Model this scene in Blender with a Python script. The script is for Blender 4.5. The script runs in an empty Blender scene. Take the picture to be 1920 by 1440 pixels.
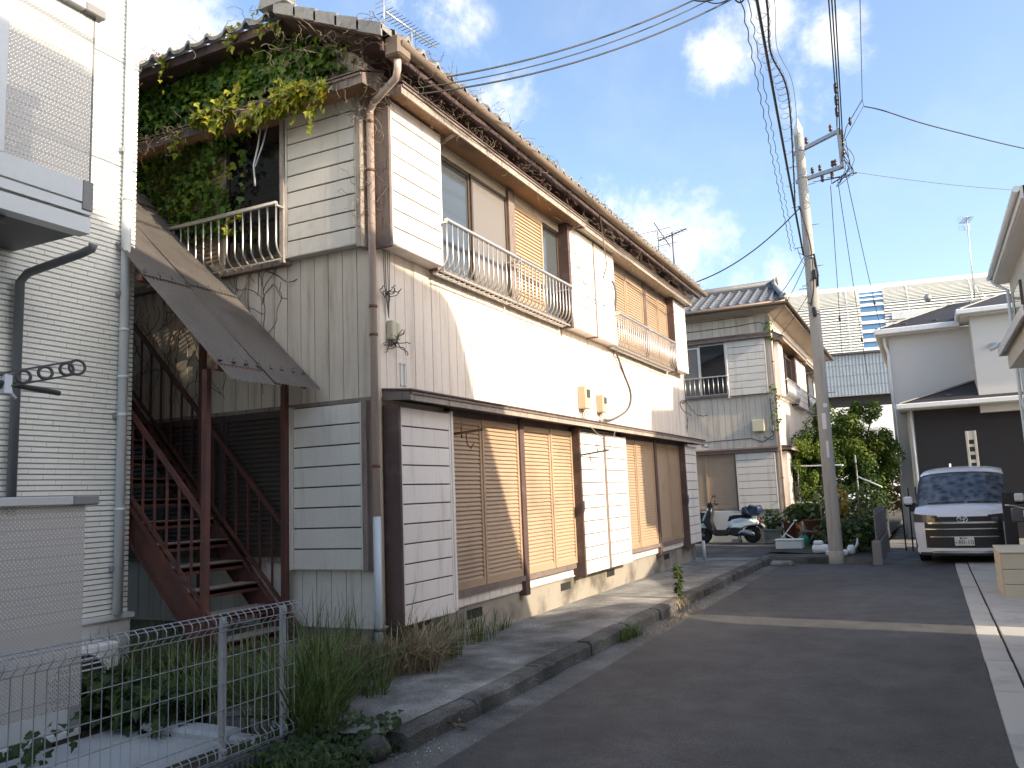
import bpy, bmesh, math, random
import numpy as np
from mathutils import Matrix, Vector
PI = math.pi
R = math.radians
random.seed(7)
rng = np.random.default_rng(11)
SC = bpy.context.scene
COL = SC.collection

# ------------------------------------------------------------------ camera
cam_data = bpy.data.cameras.new('camera')
cam = bpy.data.objects.new('camera', cam_data)
COL.objects.link(cam)
SC.camera = cam
_r = Vector((0.893759, 0.44679, -0.03966)); _d = Vector((-0.094937, 0.102011, -0.990243)); _f = Vector((-0.438385, 0.888804, 0.13359))
cam.matrix_world = Matrix(((_r.x, -_d.x, -_f.x, 4.57), (_r.y, -_d.y, -_f.y, -6.36), (_r.z, -_d.z, -_f.z, 1.50), (0, 0, 0, 1)))
cam_data.sensor_width = 36.0
cam_data.lens = 36.0 * 1554.2 / 1920.0
cam_data.clip_start = 0.05
cam_data.clip_end = 2000

# ------------------------------------------------------------------ light
SUNV = Vector((1.0, -0.10, 0.52)).normalized()
SUN_EL = math.asin(SUNV.z)
SUN_AZ = math.atan2(SUNV.x, SUNV.y)
world = bpy.data.worlds.new('World')
SC.world = world
world.use_nodes = True
wn, wl = world.node_tree.nodes, world.node_tree.links
wn.clear()
w_out = wn.new('ShaderNodeOutputWorld')
sky = wn.new('ShaderNodeTexSky')
sky.sky_type = 'NISHITA'
sky.sun_disc = False
sky.sun_elevation = SUN_EL
sky.sun_rotation = SUN_AZ
sky.altitude = 20
sky.air_density = 1.0
sky.dust_density = 2.5
sky.ozone_density = 1.7
bg_sky = wn.new('ShaderNodeBackground')
bg_sky.inputs['Strength'].default_value = 0.15
wl.new(sky.outputs[0], bg_sky.inputs['Color'])
# clouds: scattered fair-weather cumulus, placed by direction in the sky
tc = wn.new('ShaderNodeTexCoord')
nz = wn.new('ShaderNodeTexNoise'); nz.inputs['Scale'].default_value = 9.0; nz.inputs['Detail'].default_value = 9.0; nz.inputs['Roughness'].default_value = 0.66; nz.inputs['Distortion'].default_value = 0.15
nz2 = wn.new('ShaderNodeTexNoise'); nz2.inputs['Scale'].default_value = 4.2; nz2.inputs['Detail'].default_value = 8.0; nz2.inputs['Roughness'].default_value = 0.6
wl.new(tc.outputs['Generated'], nz.inputs['Vector']); wl.new(tc.outputs['Generated'], nz2.inputs['Vector'])
def wmath(op, a, b=None, c=None, clamp=False):
    n = wn.new('ShaderNodeMath'); n.operation = op; n.use_clamp = clamp
    for i, v in enumerate((a, b, c)):
        if v is None: continue
        if isinstance(v, (int, float)): n.inputs[i].default_value = v
        else: wl.new(v, n.inputs[i])
    return n.outputs[0]
def cloud_blob(d, rad, amp):
    n = wn.new('ShaderNodeVectorMath'); n.operation = 'DISTANCE'
    wl.new(tc.outputs['Generated'], n.inputs[0]); n.inputs[1].default_value = Vector(d).normalized()
    t = wmath('SUBTRACT', 1.0, wmath('DIVIDE', n.outputs['Value'], rad), clamp=True)
    return wmath('MULTIPLY', t, amp)
blobs = [((-0.72, .545, .43), .17, 1.2), ((-0.66, .585, .47), .12, 1.0), ((-0.60, .63, .485), .08, .7),
         ((-0.275, .915, .285), .11, 1.1), ((-0.225, .93, .275), .09, 1.1),
         ((-0.160, .869, .468), .055, .95), ((-0.105, .862, .50), .055, .85), ((-0.045, .888, .458), .05, .8),
         ((-0.075, .902, .425), .06, .55), ((-0.44, .73, .525), .08, .6), ((-0.177, .955, .235), .09, .5), ((-0.39, .80, .455), .06, .42),
         ((0.75, .55, .38), .22, 1.0), ((-0.2, -.9, .4), .3, 1.0), ((.5, -.75, .5), .22, .9), ((-.95, -.1, .35), .25, 1.0)]
acc = None
for d, rad, amp in blobs:
    b = cloud_blob(d, rad, amp)
    acc = b if acc is None else wmath('MAXIMUM', acc, b)
dens = wmath('ADD', wmath('MULTIPLY', acc, 1.0), wmath('MULTIPLY', wmath('SUBTRACT', nz.outputs['Fac'], 0.5), 3.1))
ramp = wn.new('ShaderNodeMapRange'); ramp.interpolation_type = 'SMOOTHSTEP'
ramp.inputs['From Min'].default_value = 0.12; ramp.inputs['From Max'].default_value = 1.25
wl.new(dens, ramp.inputs['Value'])
gate = wmath('MULTIPLY', ramp.outputs[0], wmath('MULTIPLY', acc, 5.0, clamp=True))
wisp = wn.new('ShaderNodeMapRange'); wisp.interpolation_type = 'SMOOTHSTEP'
wisp.inputs['From Min'].default_value = 0.50; wisp.inputs['From Max'].default_value = 0.85; wisp.inputs['To Max'].default_value = 0.14
wl.new(nz2.outputs['Fac'], wisp.inputs['Value'])
cmask = wmath('MAXIMUM', gate, wisp.outputs[0])
bg_cloud = wn.new('ShaderNodeBackground')
bg_cloud.inputs['Color'].default_value = (1.0, 0.985, 0.955, 1)
bg_cloud.inputs['Strength'].default_value = 0.62
mixw = wn.new('ShaderNodeMixShader')
wl.new(cmask, mixw.inputs[0]); wl.new(bg_sky.outputs[0], mixw.inputs[1]); wl.new(bg_cloud.outputs[0], mixw.inputs[2])
wl.new(mixw.outputs[0], w_out.inputs['Surface'])

sun_data = bpy.data.lights.new('sun', 'SUN')
sun_data.energy = 2.9
sun_data.angle = R(0.6)
sun_data.color = (1.0, 0.85, 0.66)
sun = bpy.data.objects.new('sun', sun_data)
COL.objects.link(sun)
sun.location = (30, -3, 18)
sun.rotation_euler = SUNV.to_track_quat('Z', 'Y').to_euler()

SC.view_settings.view_transform = 'Standard'
SC.view_settings.look = 'None'
SC.view_settings.gamma = 1
SC.view_settings.use_curve_mapping = False
SC.view_settings.exposure = 1.3
SC.cycles.max_bounces = 8
SC.cycles.diffuse_bounces = 4
SC.cycles.transparent_max_bounces = 16
SC.cycles.use_denoising = True

# ------------------------------------------------------------------ materials
MATS = {}
def _new(name):
    m = bpy.data.materials.new(name); m.use_nodes = True
    nt = m.node_tree; nt.nodes.clear()
    out = nt.nodes.new('ShaderNodeOutputMaterial'); b = nt.nodes.new('ShaderNodeBsdfPrincipled')
    nt.links.new(b.outputs[0], out.inputs['Surface'])
    MATS[name] = m
    return m, nt, b, out
def pbr(name, col, rough=.6, var=.18, scale=3.0, fine=40.0, bump=.15, metal=0.0, spec=.5, stain=None, stain_amt=.0, stain_scale=1.2, streak=False, objvar=.06, bscale=None, bdist=.004, stain_lo=.5, stain_hi=.72):
    """world-space noise: large tonal variation + fine grain + optional stains (streak: drawn out vertically)"""
    m, nt, b, out = _new(name); N, L = nt.nodes, nt.links
    geo = N.new('ShaderNodeNewGeometry')
    n1 = N.new('ShaderNodeTexNoise'); n1.inputs['Scale'].default_value = scale; n1.inputs['Detail'].default_value = 6
    n2 = N.new('ShaderNodeTexNoise'); n2.inputs['Scale'].default_value = fine; n2.inputs['Detail'].default_value = 5
    L.new(geo.outputs['Position'], n1.inputs['Vector']); L.new(geo.outputs['Position'], n2.inputs['Vector'])
    add = N.new('ShaderNodeMath'); add.operation = 'ADD'
    L.new(n1.outputs['Fac'], add.inputs[0]); L.new(n2.outputs['Fac'], add.inputs[1])
    oi = N.new('ShaderNodeObjectInfo')
    oa = N.new('ShaderNodeMath'); oa.operation = 'MULTIPLY_ADD'; L.new(oi.outputs['Random'], oa.inputs[0]); oa.inputs[1].default_value = objvar / max(var, .01); L.new(add.outputs[0], oa.inputs[2])
    mr = N.new('ShaderNodeMapRange'); mr.inputs['From Min'].default_value = .6; mr.inputs['From Max'].default_value = 1.4 + objvar
    mr.inputs['To Min'].default_value = 1 - var; mr.inputs['To Max'].default_value = 1 + var
    L.new(oa.outputs[0], mr.inputs['Value'])
    mul = N.new('ShaderNodeVectorMath'); mul.operation = 'SCALE'; mul.inputs[0].default_value = col[:3]
    L.new(mr.outputs[0], mul.inputs['Scale'])
    colout = mul.outputs[0]
    if stain is not None:
        mp = N.new('ShaderNodeMapping'); L.new(geo.outputs['Position'], mp.inputs['Vector'])
        if streak: mp.inputs['Scale'].default_value = (7, 7, .7)
        n3 = N.new('ShaderNodeTexNoise'); n3.inputs['Scale'].default_value = stain_scale; n3.inputs['Detail'].default_value = 8; n3.inputs['Roughness'].default_value = .62
        L.new(mp.outputs[0], n3.inputs['Vector'])
        r = N.new('ShaderNodeMapRange'); r.interpolation_type = 'SMOOTHSTEP'
        r.inputs['From Min'].default_value = stain_lo; r.inputs['From Max'].default_value = stain_hi; r.inputs['To Max'].default_value = stain_amt
        L.new(n3.outputs['Fac'], r.inputs['Value'])
        mx = N.new('ShaderNodeMix'); mx.data_type = 'RGBA'
        L.new(r.outputs[0], mx.inputs['Factor']); L.new(colout, mx.inputs[6]); mx.inputs[7].default_value = (*stain[:3], 1)
        colout = mx.outputs[2]
    L.new(colout, b.inputs['Base Color'])
    b.inputs['Roughness'].default_value = rough; b.inputs['Metallic'].default_value = metal
    b.inputs['Specular IOR Level'].default_value = spec
    if bump:
        bn = n2
        if bscale:
            bn = N.new('ShaderNodeTexNoise'); bn.inputs['Scale'].default_value = bscale; bn.inputs['Detail'].default_value = 4
            L.new(geo.outputs['Position'], bn.inputs['Vector'])
        bp = N.new('ShaderNodeBump'); bp.inputs['Strength'].default_value = bump; bp.inputs['Distance'].default_value = bdist
        L.new(bn.outputs['Fac'], bp.inputs['Height']); L.new(bp.outputs[0], b.inputs['Normal'])
    return m
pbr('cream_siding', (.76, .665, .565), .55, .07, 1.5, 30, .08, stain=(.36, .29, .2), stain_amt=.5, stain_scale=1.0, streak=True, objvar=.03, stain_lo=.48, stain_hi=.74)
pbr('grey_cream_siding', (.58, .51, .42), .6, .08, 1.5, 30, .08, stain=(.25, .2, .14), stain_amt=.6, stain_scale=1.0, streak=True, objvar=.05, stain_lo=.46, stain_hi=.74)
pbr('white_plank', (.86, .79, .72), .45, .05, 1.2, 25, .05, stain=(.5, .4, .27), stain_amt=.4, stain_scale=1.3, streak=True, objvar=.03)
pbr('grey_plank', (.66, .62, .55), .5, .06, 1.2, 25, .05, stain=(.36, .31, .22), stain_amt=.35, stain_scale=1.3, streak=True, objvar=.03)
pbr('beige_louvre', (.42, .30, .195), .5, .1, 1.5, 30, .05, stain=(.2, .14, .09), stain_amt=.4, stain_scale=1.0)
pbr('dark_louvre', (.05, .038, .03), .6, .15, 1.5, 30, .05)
pbr('brown_paint', (.10, .062, .054), .65, .25, 4, 60, .3, stain=(.2, .16, .14), stain_amt=.5, stain_scale=5)
pbr('weathered_wood', (.21, .165, .14), .8, .3, 4, 70, .5, stain=(.07, .05, .04), stain_amt=.8, stain_scale=6, streak=True)
pbr('pale_weathered_wood', (.36, .31, .26), .8, .3, 4, 70, .5, stain=(.1, .075, .06), stain_amt=.9, stain_scale=5, streak=True)
pbr('plywood', (.33, .19, .095), .75, .2, 3, 40, .2, stain=(.13, .08, .05), stain_amt=.7, stain_scale=2.4)
pbr('pale_soffit', (.52, .46, .36), .7, .12, 3, 40, .1, stain=(.25, .19, .13), stain_amt=.5, stain_scale=2)
pbr('dark_void', (.02, .018, .016), .8, .2, 3, 40, .0)
pbr('foundation_concrete', (.30, .27, .22), .85, .16, 1.6, 50, .4, stain=(.085, .075, .06), stain_amt=.85, stain_scale=1.1, stain_lo=.46, stain_hi=.66)
pbr('aluminium', (.62, .60, .56), .35, .08, 4, 30, .03, metal=.75)
pbr('bronze_frame', (.13, .10, .08), .45, .1, 4, 30, .03, metal=.5)
pbr('grey_tile', (.115, .118, .125), .5, .25, 3, 30, .2, stain=(.22, .21, .18), stain_amt=.6, stain_scale=5)
pbr('pale_tile', (.27, .265, .25), .6, .25, 3, 30, .2, stain=(.12, .11, .09), stain_amt=.6, stain_scale=6)
pbr('gutter_plastic', (.22, .165, .12), .55, .2, 3, 40, .15, stain=(.1, .08, .06), stain_amt=.5, stain_scale=3)
pbr('pink_pipe', (.60, .475, .40), .45, .1, 3, 40, .05, stain=(.3, .2, .14), stain_amt=.4, stain_scale=2, streak=True)
pbr('pale_blue_pipe', (.52, .57, .60), .4, .06, 3, 40, .04)
pbr('rust', (.16, .08, .045), .8, .3, 6, 60, .3)
pbr('rust_red_steel', (.085, .032, .026), .6, .3, 4, 60, .35, stain=(.17, .055, .025), stain_amt=.75, stain_scale=4)
pbr('tread_top', (.23, .21, .18), .85, .2, 5, 60, .4, stain=(.09, .045, .03), stain_amt=.6, stain_scale=6)
pbr('zinc', (.33, .35, .37), .45, .12, 4, 50, .08, metal=.6)
pbr('galvanised', (.38, .395, .41), .5, .12, 5, 50, .1, metal=.35)
pbr('white_tile_cladding', (.84, .85, .80), .55, .05, 2, 60, .5, bscale=90, bdist=.003)
pbr('white_joint', (.26, .28, .28), .8, .1, 3, 40, .1)
pbr('white_paint', (.72, .73, .72), .4, .04, 2, 30, .04, stain=(.5, .5, .46), stain_amt=.3, stain_scale=1.5, streak=True)
pbr('white_pvc', (.70, .74, .75), .35, .03, 2, 30, .02)
pbr('grey_pvc', (.15, .165, .18), .4, .08, 2, 30, .03)
pbr('balcony_silver', (.56, .575, .565), .4, .05, 2, 30, .03, metal=.25)
pbr('balcony_grey', (.24, .235, .225), .5, .08, 2, 30, .03)
pbr('base_mortar', (.6, .62, .61), .8, .08, 2, 50, .2, stain=(.28, .28, .25), stain_amt=.5, stain_scale=2)
pbr('block_concrete', (.10, .105, .11), .9, .25, 4, 70, .7, stain=(.03, .032, .03), stain_amt=.7, stain_scale=4)
pbr('pale_concrete', (.36, .38, .38), .85, .12, 1.8, 60, .3, stain=(.2, .2, .18), stain_amt=.6, stain_scale=2.0)
pbr('grey_block', (.19, .185, .18), .9, .2, 3, 60, .5, stain=(.08, .08, .075), stain_amt=.5, stain_scale=3)
pbr('utility_concrete', (.34, .325, .29), .8, .1, 1.6, 50, .25, stain=(.2, .19, .17), stain_amt=.5, stain_scale=1.6, streak=True)
pbr('cable_black', (.018, .018, .02), .55, .1, 3, 30, 0)
pbr('cable_grey', (.11, .105, .10), .6, .1, 3, 30, 0)
pbr('steel_dark', (.10, .10, .105), .5, .15, 6, 50, .1, metal=.5)
pbr('meter_beige', (.55, .43, .29), .5, .06, 3, 30, .02)
pbr('pale_yellow_box', (.56, .52, .36), .5, .06, 3, 30, .02)
pbr('insulator_brown', (.07, .04, .03), .3, .1, 3, 30, 0)
pbr('render_white', (.60, .585, .55), .85, .05, 1.2, 60, .25, bscale=120)
pbr('render_beige', (.50, .46, .385), .85, .06, 1.2, 60, .25, bscale=120)
pbr('dark_cladding', (.022, .02, .022), .7, .15, 1.5, 40, .1)
pbr('slate_roof', (.026, .024, .027), .7, .18, 2, 40, .2, stain=(.06, .056, .056), stain_amt=.4, stain_scale=3)
pbr('louvre_white', (.92, .92, .86), .45, .05, .05, 4, .02)
pbr('panel_grey', (.62, .65, .65), .4, .2, .6, 6, .02, stain=(.42, .45, .47), stain_amt=.6, stain_scale=.6)
pbr('blue_panel', (.11, .24, .43), .25, .15, .4, 3, 0)
pbr('beige_step', (.52, .47, .36), .7, .06, 2, 50, .15)
pbr('paver', (.42, .41, .37), .85, .1, 2.4, 70, .3, stain=(.22, .21, .19), stain_amt=.5, stain_scale=2.2)
pbr('black_rubber', (.012, .012, .013), .8, .15, 5, 60, .1)
pbr('black_plastic', (.016, .016, .018), .4, .1, 4, 40, .05)
pbr('car_white', (.74, .76, .78), .18, .02, 1, 20, 0)
pbr('scooter_white', (.60, .68, .69), .22, .03, 2, 20, 0)
pbr('chrome', (.7, .71, .73), .18, .05, 4, 20, 0, metal=1.0)
pbr('plate_white', (.68, .68, .66), .5, .03, 6, 40, 0)
pbr('plate_green', (.02, .10, .05), .5, .03, 6, 40, 0)
pbr('navy_sheet', (.012, .022, .06), .45, .35, 9, 30, .7, bscale=14, bdist=.03)
pbr('styrofoam', (.72, .74, .70), .8, .05, 3, 90, .15)
pbr('green_plastic', (.03, .22, .14), .4, .08, 3, 30, 0)
pbr('terracotta', (.17, .065, .04), .8, .15, 4, 50, .2)
pbr('planter_grey', (.13, .14, .12), .8, .2, 3, 40, .2, stain=(.05, .06, .04), stain_amt=.7, stain_scale=5)
pbr('red_reflector', (.35, .02, .01), .25, .1, 4, 30, 0)
pbr('soil', (.05, .042, .03), .95, .3, 3, 60, .8, bdist=.02)
pbr('bark', (.07, .05, .035), .9, .3, 4, 50, .8, bdist=.01)
def leafmat(name, c1, c2, c3, sc=9.0, trans=.25, rough=.45):
    m, nt, b, out = _new(name); N, L = nt.nodes, nt.links
    geo = N.new('ShaderNodeNewGeometry')
    n = N.new('ShaderNodeTexNoise'); n.inputs['Scale'].default_value = sc; n.inputs['Detail'].default_value = 3
    n2 = N.new('ShaderNodeTexWhiteNoise'); n2.noise_dimensions = '1D'
    L.new(geo.outputs['Random Per Island'], n2.inputs['W'])
    L.new(geo.outputs['Position'], n.inputs['Vector'])
    a = N.new('ShaderNodeMath'); a.operation = 'MULTIPLY_ADD'; a.inputs[1].default_value = .45
    L.new(n2.outputs['Value'], a.inputs[0]); 
    s = N.new('ShaderNodeMath'); s.operation = 'MULTIPLY_ADD'; s.inputs[1].default_value = 1.3; s.inputs[2].default_value = -.38
    L.new(n.outputs['Fac'], s.inputs[0]); L.new(s.outputs[0], a.inputs[2])
    cr = N.new('ShaderNodeValToRGB'); e = cr.color_ramp.elements
    e[0].position = .12; e[0].color = (*c1, 1); e[1].position = .85; e[1].color = (*c3, 1)
    k = e.new(.5); k.color = (*c2, 1)
    L.new(a.outputs[0], cr.inputs[0])
    L.new(cr.outputs[0], b.inputs['Base Color']); b.inputs['Roughness'].default_value = rough
    b.inputs['Specular IOR Level'].default_value = .35
    tr = N.new('ShaderNodeBsdfTranslucent'); L.new(cr.outputs[0], tr.inputs['Color'])
    mx = N.new('ShaderNodeMixShader'); mx.inputs[0].default_value = trans
    L.new(b.outputs[0], mx.inputs[1]); L.new(tr.outputs[0], mx.inputs[2]); L.new(mx.outputs[0], out.inputs['Surface'])
    return m
leafmat('ivy_green', (.035, .09, .014), (.10, .20, .024), (.26, .34, .035))
leafmat('ivy_yellow', (.10, .15, .015), (.26, .29, .02), (.42, .34, .03))
leafmat('grass_green', (.045, .08, .022), (.11, .16, .042), (.22, .24, .09), 5)
leafmat('grass_dry', (.24, .185, .11), (.40, .32, .20), (.55, .46, .31), 8)
leafmat('twig_dry', (.12, .09, .06), (.21, .165, .12), (.33, .27, .2), 8, .0, .9)
leafmat('tree_green', (.03, .07, .014), (.085, .15, .022), (.24, .29, .04), 1.3, .4)
leafmat('shrub_green', (.02, .045, .012), (.05, .085, .02), (.13, .16, .03), 4)
leafmat('shrub_autumn', (.13, .10, .02), (.30, .22, .03), (.36, .25, .05), 4)
leafmat('bush_dark', (.014, .032, .010), (.032, .062, .016), (.07, .11, .022), 7)

def glassmat(name, col, rough=.06, spec=.8):
    m, nt, b, out = _new(name)
    b.inputs['Base Color'].default_value = (*col, 1); b.inputs['Roughness'].default_value = rough; b.inputs['Specular IOR Level'].default_value = spec
    b.inputs['Coat Weight'].default_value = .3
glassmat('dark_glass', (.012, .012, .014))
glassmat('curtain_glass', (.075, .085, .09), .1)
glassmat('screen_grey', (.20, .18, .16), .5, .3)
glassmat('car_glass', (.02, .025, .03), .05)
glassmat('lamp_glass', (.06, .065, .07), .06)
glassmat('amber_glass', (.5, .3, .08), .2)

def clear_pane(name):
    m, nt, b, out = _new(name); N, L = nt.nodes, nt.links
    tr = N.new('ShaderNodeBsdfTransparent'); tr.inputs['Color'].default_value = (.75, .8, .82, 1)
    gl = N.new('ShaderNodeBsdfGlossy'); gl.inputs['Roughness'].default_value = .04
    fr = N.new('ShaderNodeFresnel'); fr.inputs['IOR'].default_value = 1.5
    mx = N.new('ShaderNodeMixShader'); L.new(fr.outputs[0], mx.inputs[0]); L.new(tr.outputs[0], mx.inputs[1]); L.new(gl.outputs[0], mx.inputs[2])
    L.new(mx.outputs[0], out.inputs['Surface'])
clear_pane('clear_pane')

def perforated(name, col, pitch, rad):
    m, nt, b, out = _new(name); N, L = nt.nodes, nt.links
    geo = N.new('ShaderNodeNewGeometry'); sp = N.new('ShaderNodeSeparateXYZ'); L.new(geo.outputs['Position'], sp.inputs[0])
    def mt(op, a, bb=None):
        n = N.new('ShaderNodeMath'); n.operation = op
        for i, v in enumerate((a, bb)):
            if v is None: continue
            if isinstance(v, (int, float)): n.inputs[i].default_value = v
            else: L.new(v, n.inputs[i])
        return n.outputs[0]
    u = mt('DIVIDE', mt('ADD', sp.outputs['Y'], sp.outputs['Z']), pitch); v = mt('DIVIDE', mt('SUBTRACT', sp.outputs['Y'], sp.outputs['Z']), pitch)
    fu = mt('SUBTRACT', mt('FRACT', mt('ADD', u, 500)), .5); fv = mt('SUBTRACT', mt('FRACT', mt('ADD', v, 500)), .5)
    d = mt('SQRT', mt('ADD', mt('MULTIPLY', fu, fu), mt('MULTIPLY', fv, fv)))
    hole = mt('LESS_THAN', d, rad)
    b.inputs['Base Color'].default_value = (*col, 1); b.inputs['Roughness'].default_value = .5; b.inputs['Metallic'].default_value = .2
    tr = N.new('ShaderNodeBsdfTransparent'); mx = N.new('ShaderNodeMixShader')
    L.new(hole, mx.inputs[0]); L.new(b.outputs[0], mx.inputs[1]); L.new(tr.outputs[0], mx.inputs[2]); L.new(mx.outputs[0], out.inputs['Surface'])
perforated('perforated_sheet', (.50, .48, .45), .030, .21)

def asphalt():
    m, nt, b, out = _new('asphalt'); N, L = nt.nodes, nt.links
    geo = N.new('ShaderNodeNewGeometry')
    def noise(s, d=6, r=.6, stretch=None):
        n = N.new('ShaderNodeTexNoise'); n.inputs['Scale'].default_value = s; n.inputs['Detail'].default_value = d; n.inputs['Roughness'].default_value = r
        if stretch:
            mp = N.new('ShaderNodeMapping'); mp.inputs['Scale'].default_value = stretch; L.new(geo.outputs['Position'], mp.inputs[0]); L.new(mp.outputs[0], n.inputs['Vector'])
        else: L.new(geo.outputs['Position'], n.inputs['Vector'])
        return n
    big = noise(.5, 6, .6, (1.0, .45, 1)); mid = noise(2.6, 7, .68); fine = noise(75, 5, .75); sp = noise(42, 2, .5)
    cr = N.new('ShaderNodeValToRGB'); e = cr.color_ramp.elements
    e[0].position = .3; e[0].color = (.048, .049, .049, 1); e[1].position = .72; e[1].color = (.100, .099, .096, 1)
    L.new(big.outputs['Fac'], cr.inputs[0])
    mr = N.new('ShaderNodeMapRange'); mr.inputs['From Min'].default_value = .3; mr.inputs['From Max'].default_value = .7; mr.inputs['To Min'].default_value = .66; mr.inputs['To Max'].default_value = 1.3
    L.new(mid.outputs['Fac'], mr.inputs['Value'])
    mr2 = N.new('ShaderNodeMapRange'); mr2.inputs['From Min'].default_value = .3; mr2.inputs['From Max'].default_value = .75; mr2.inputs['To Min'].default_value = .35; mr2.inputs['To Max'].default_value = 1.9
    L.new(fine.outputs['Fac'], mr2.inputs['Value'])
    mm = N.new('ShaderNodeMath'); mm.operation = 'MULTIPLY'; L.new(mr.outputs[0], mm.inputs[0]); L.new(mr2.outputs[0], mm.inputs[1])
    vs = N.new('ShaderNodeVectorMath'); vs.operation = 'SCALE'; L.new(cr.outputs[0], vs.inputs[0]); L.new(mm.outputs[0], vs.inputs['Scale'])
    # pale crumbs of stone
    st = N.new('ShaderNodeMapRange'); st.inputs['From Min'].default_value = .68; st.inputs['From Max'].default_value = .76; st.inputs['To Max'].default_value = .55; L.new(sp.outputs['Fac'], st.inputs['Value'])
    mx = N.new('ShaderNodeMix'); mx.data_type = 'RGBA'; L.new(st.outputs[0], mx.inputs['Factor']); L.new(vs.outputs[0], mx.inputs[6]); mx.inputs[7].default_value = (.24, .23, .21, 1)
    L.new(mx.outputs[2], b.inputs['Base Color']); b.inputs['Roughness'].default_value = .68; b.inputs['Specular IOR Level'].default_value = .42
    bp = N.new('ShaderNodeBump'); bp.inputs['Strength'].default_value = 1.0; bp.inputs['Distance'].default_value = .012; L.new(fine.outputs['Fac'], bp.inputs['Height']); L.new(bp.outputs[0], b.inputs['Normal'])
asphalt()
def padmat(name, c0, c1, dark, agg):
    m, nt, b, out = _new(name); N, L = nt.nodes, nt.links
    geo = N.new('ShaderNodeNewGeometry')
    def noise(s, d=6, r=.6):
        n = N.new('ShaderNodeTexNoise'); n.inputs['Scale'].default_value = s; n.inputs['Detail'].default_value = d; n.inputs['Roughness'].default_value = r
        L.new(geo.outputs['Position'], n.inputs['Vector']); return n
    big = noise(1.1, 8, .66); fine = noise(70, 4, .7); blot = noise(2.3, 6, .6); sp = noise(38, 2, .5)
    cr = N.new('ShaderNodeValToRGB'); e = cr.color_ramp.elements
    e[0].position = .32; e[0].color = (*dark, 1); e[1].position = .68; e[1].color = (*c1, 1); k = e.new(.5); k.color = (*c0, 1)
    L.new(big.outputs['Fac'], cr.inputs[0])
    mr = N.new('ShaderNodeMapRange'); mr.inputs['From Min'].default_value = .3; mr.inputs['From Max'].default_value = .72; mr.inputs['To Min'].default_value = .5; mr.inputs['To Max'].default_value = 1.5
    L.new(fine.outputs['Fac'], mr.inputs['Value'])
    mr3 = N.new('ShaderNodeMapRange'); mr3.inputs['From Min'].default_value = .35; mr3.inputs['From Max'].default_value = .65; mr3.inputs['To Min'].default_value = .75; mr3.inputs['To Max'].default_value = 1.2
    L.new(blot.outputs['Fac'], mr3.inputs['Value'])
    mm = N.new('ShaderNodeMath'); mm.operation = 'MULTIPLY'; L.new(mr.outputs[0], mm.inputs[0]); L.new(mr3.outputs[0], mm.inputs[1])
    vs = N.new('ShaderNodeVectorMath'); vs.operation = 'SCALE'; L.new(cr.outputs[0], vs.inputs[0]); L.new(mm.outputs[0], vs.inputs['Scale'])
    st = N.new('ShaderNodeMapRange'); st.inputs['From Min'].default_value = .66; st.inputs['From Max'].default_value = .74; st.inputs['To Max'].default_value = agg; L.new(sp.outputs['Fac'], st.inputs['Value'])
    mx = N.new('ShaderNodeMix'); mx.data_type = 'RGBA'; L.new(st.outputs[0], mx.inputs['Factor']); L.new(vs.outputs[0], mx.inputs[6]); mx.inputs[7].default_value = (.42, .41, .38, 1)
    L.new(mx.outputs[2], b.inputs['Base Color']); b.inputs['Roughness'].default_value = .92; b.inputs['Specular IOR Level'].default_value = .25
    bp = N.new('ShaderNodeBump'); bp.inputs['Strength'].default_value = .9; bp.inputs['Distance'].default_value = .008; L.new(fine.outputs['Fac'], bp.inputs['Height']); L.new(bp.outputs[0], b.inputs['Normal'])
padmat('worn_concrete', (.22, .215, .197), (.36, .35, .32), (.10, .097, .09), .8)
padmat('kerb_concrete', (.115, .112, .10), (.19, .185, .165), (.05, .05, .045), .3)
padmat('gutter_concrete', (.15, .147, .135), (.21, .205, .19), (.10, .098, .09), .4)
padmat('path_concrete', (.20, .20, .19), (.27, .27, .255), (.13, .13, .125), .2)
padmat('lot_asphalt', (.085, .083, .08), (.14, .135, .125), (.055, .054, .052), .2)
padmat('earth', (.075, .065, .045), (.12, .10, .07), (.04, .035, .025), .15)

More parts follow.
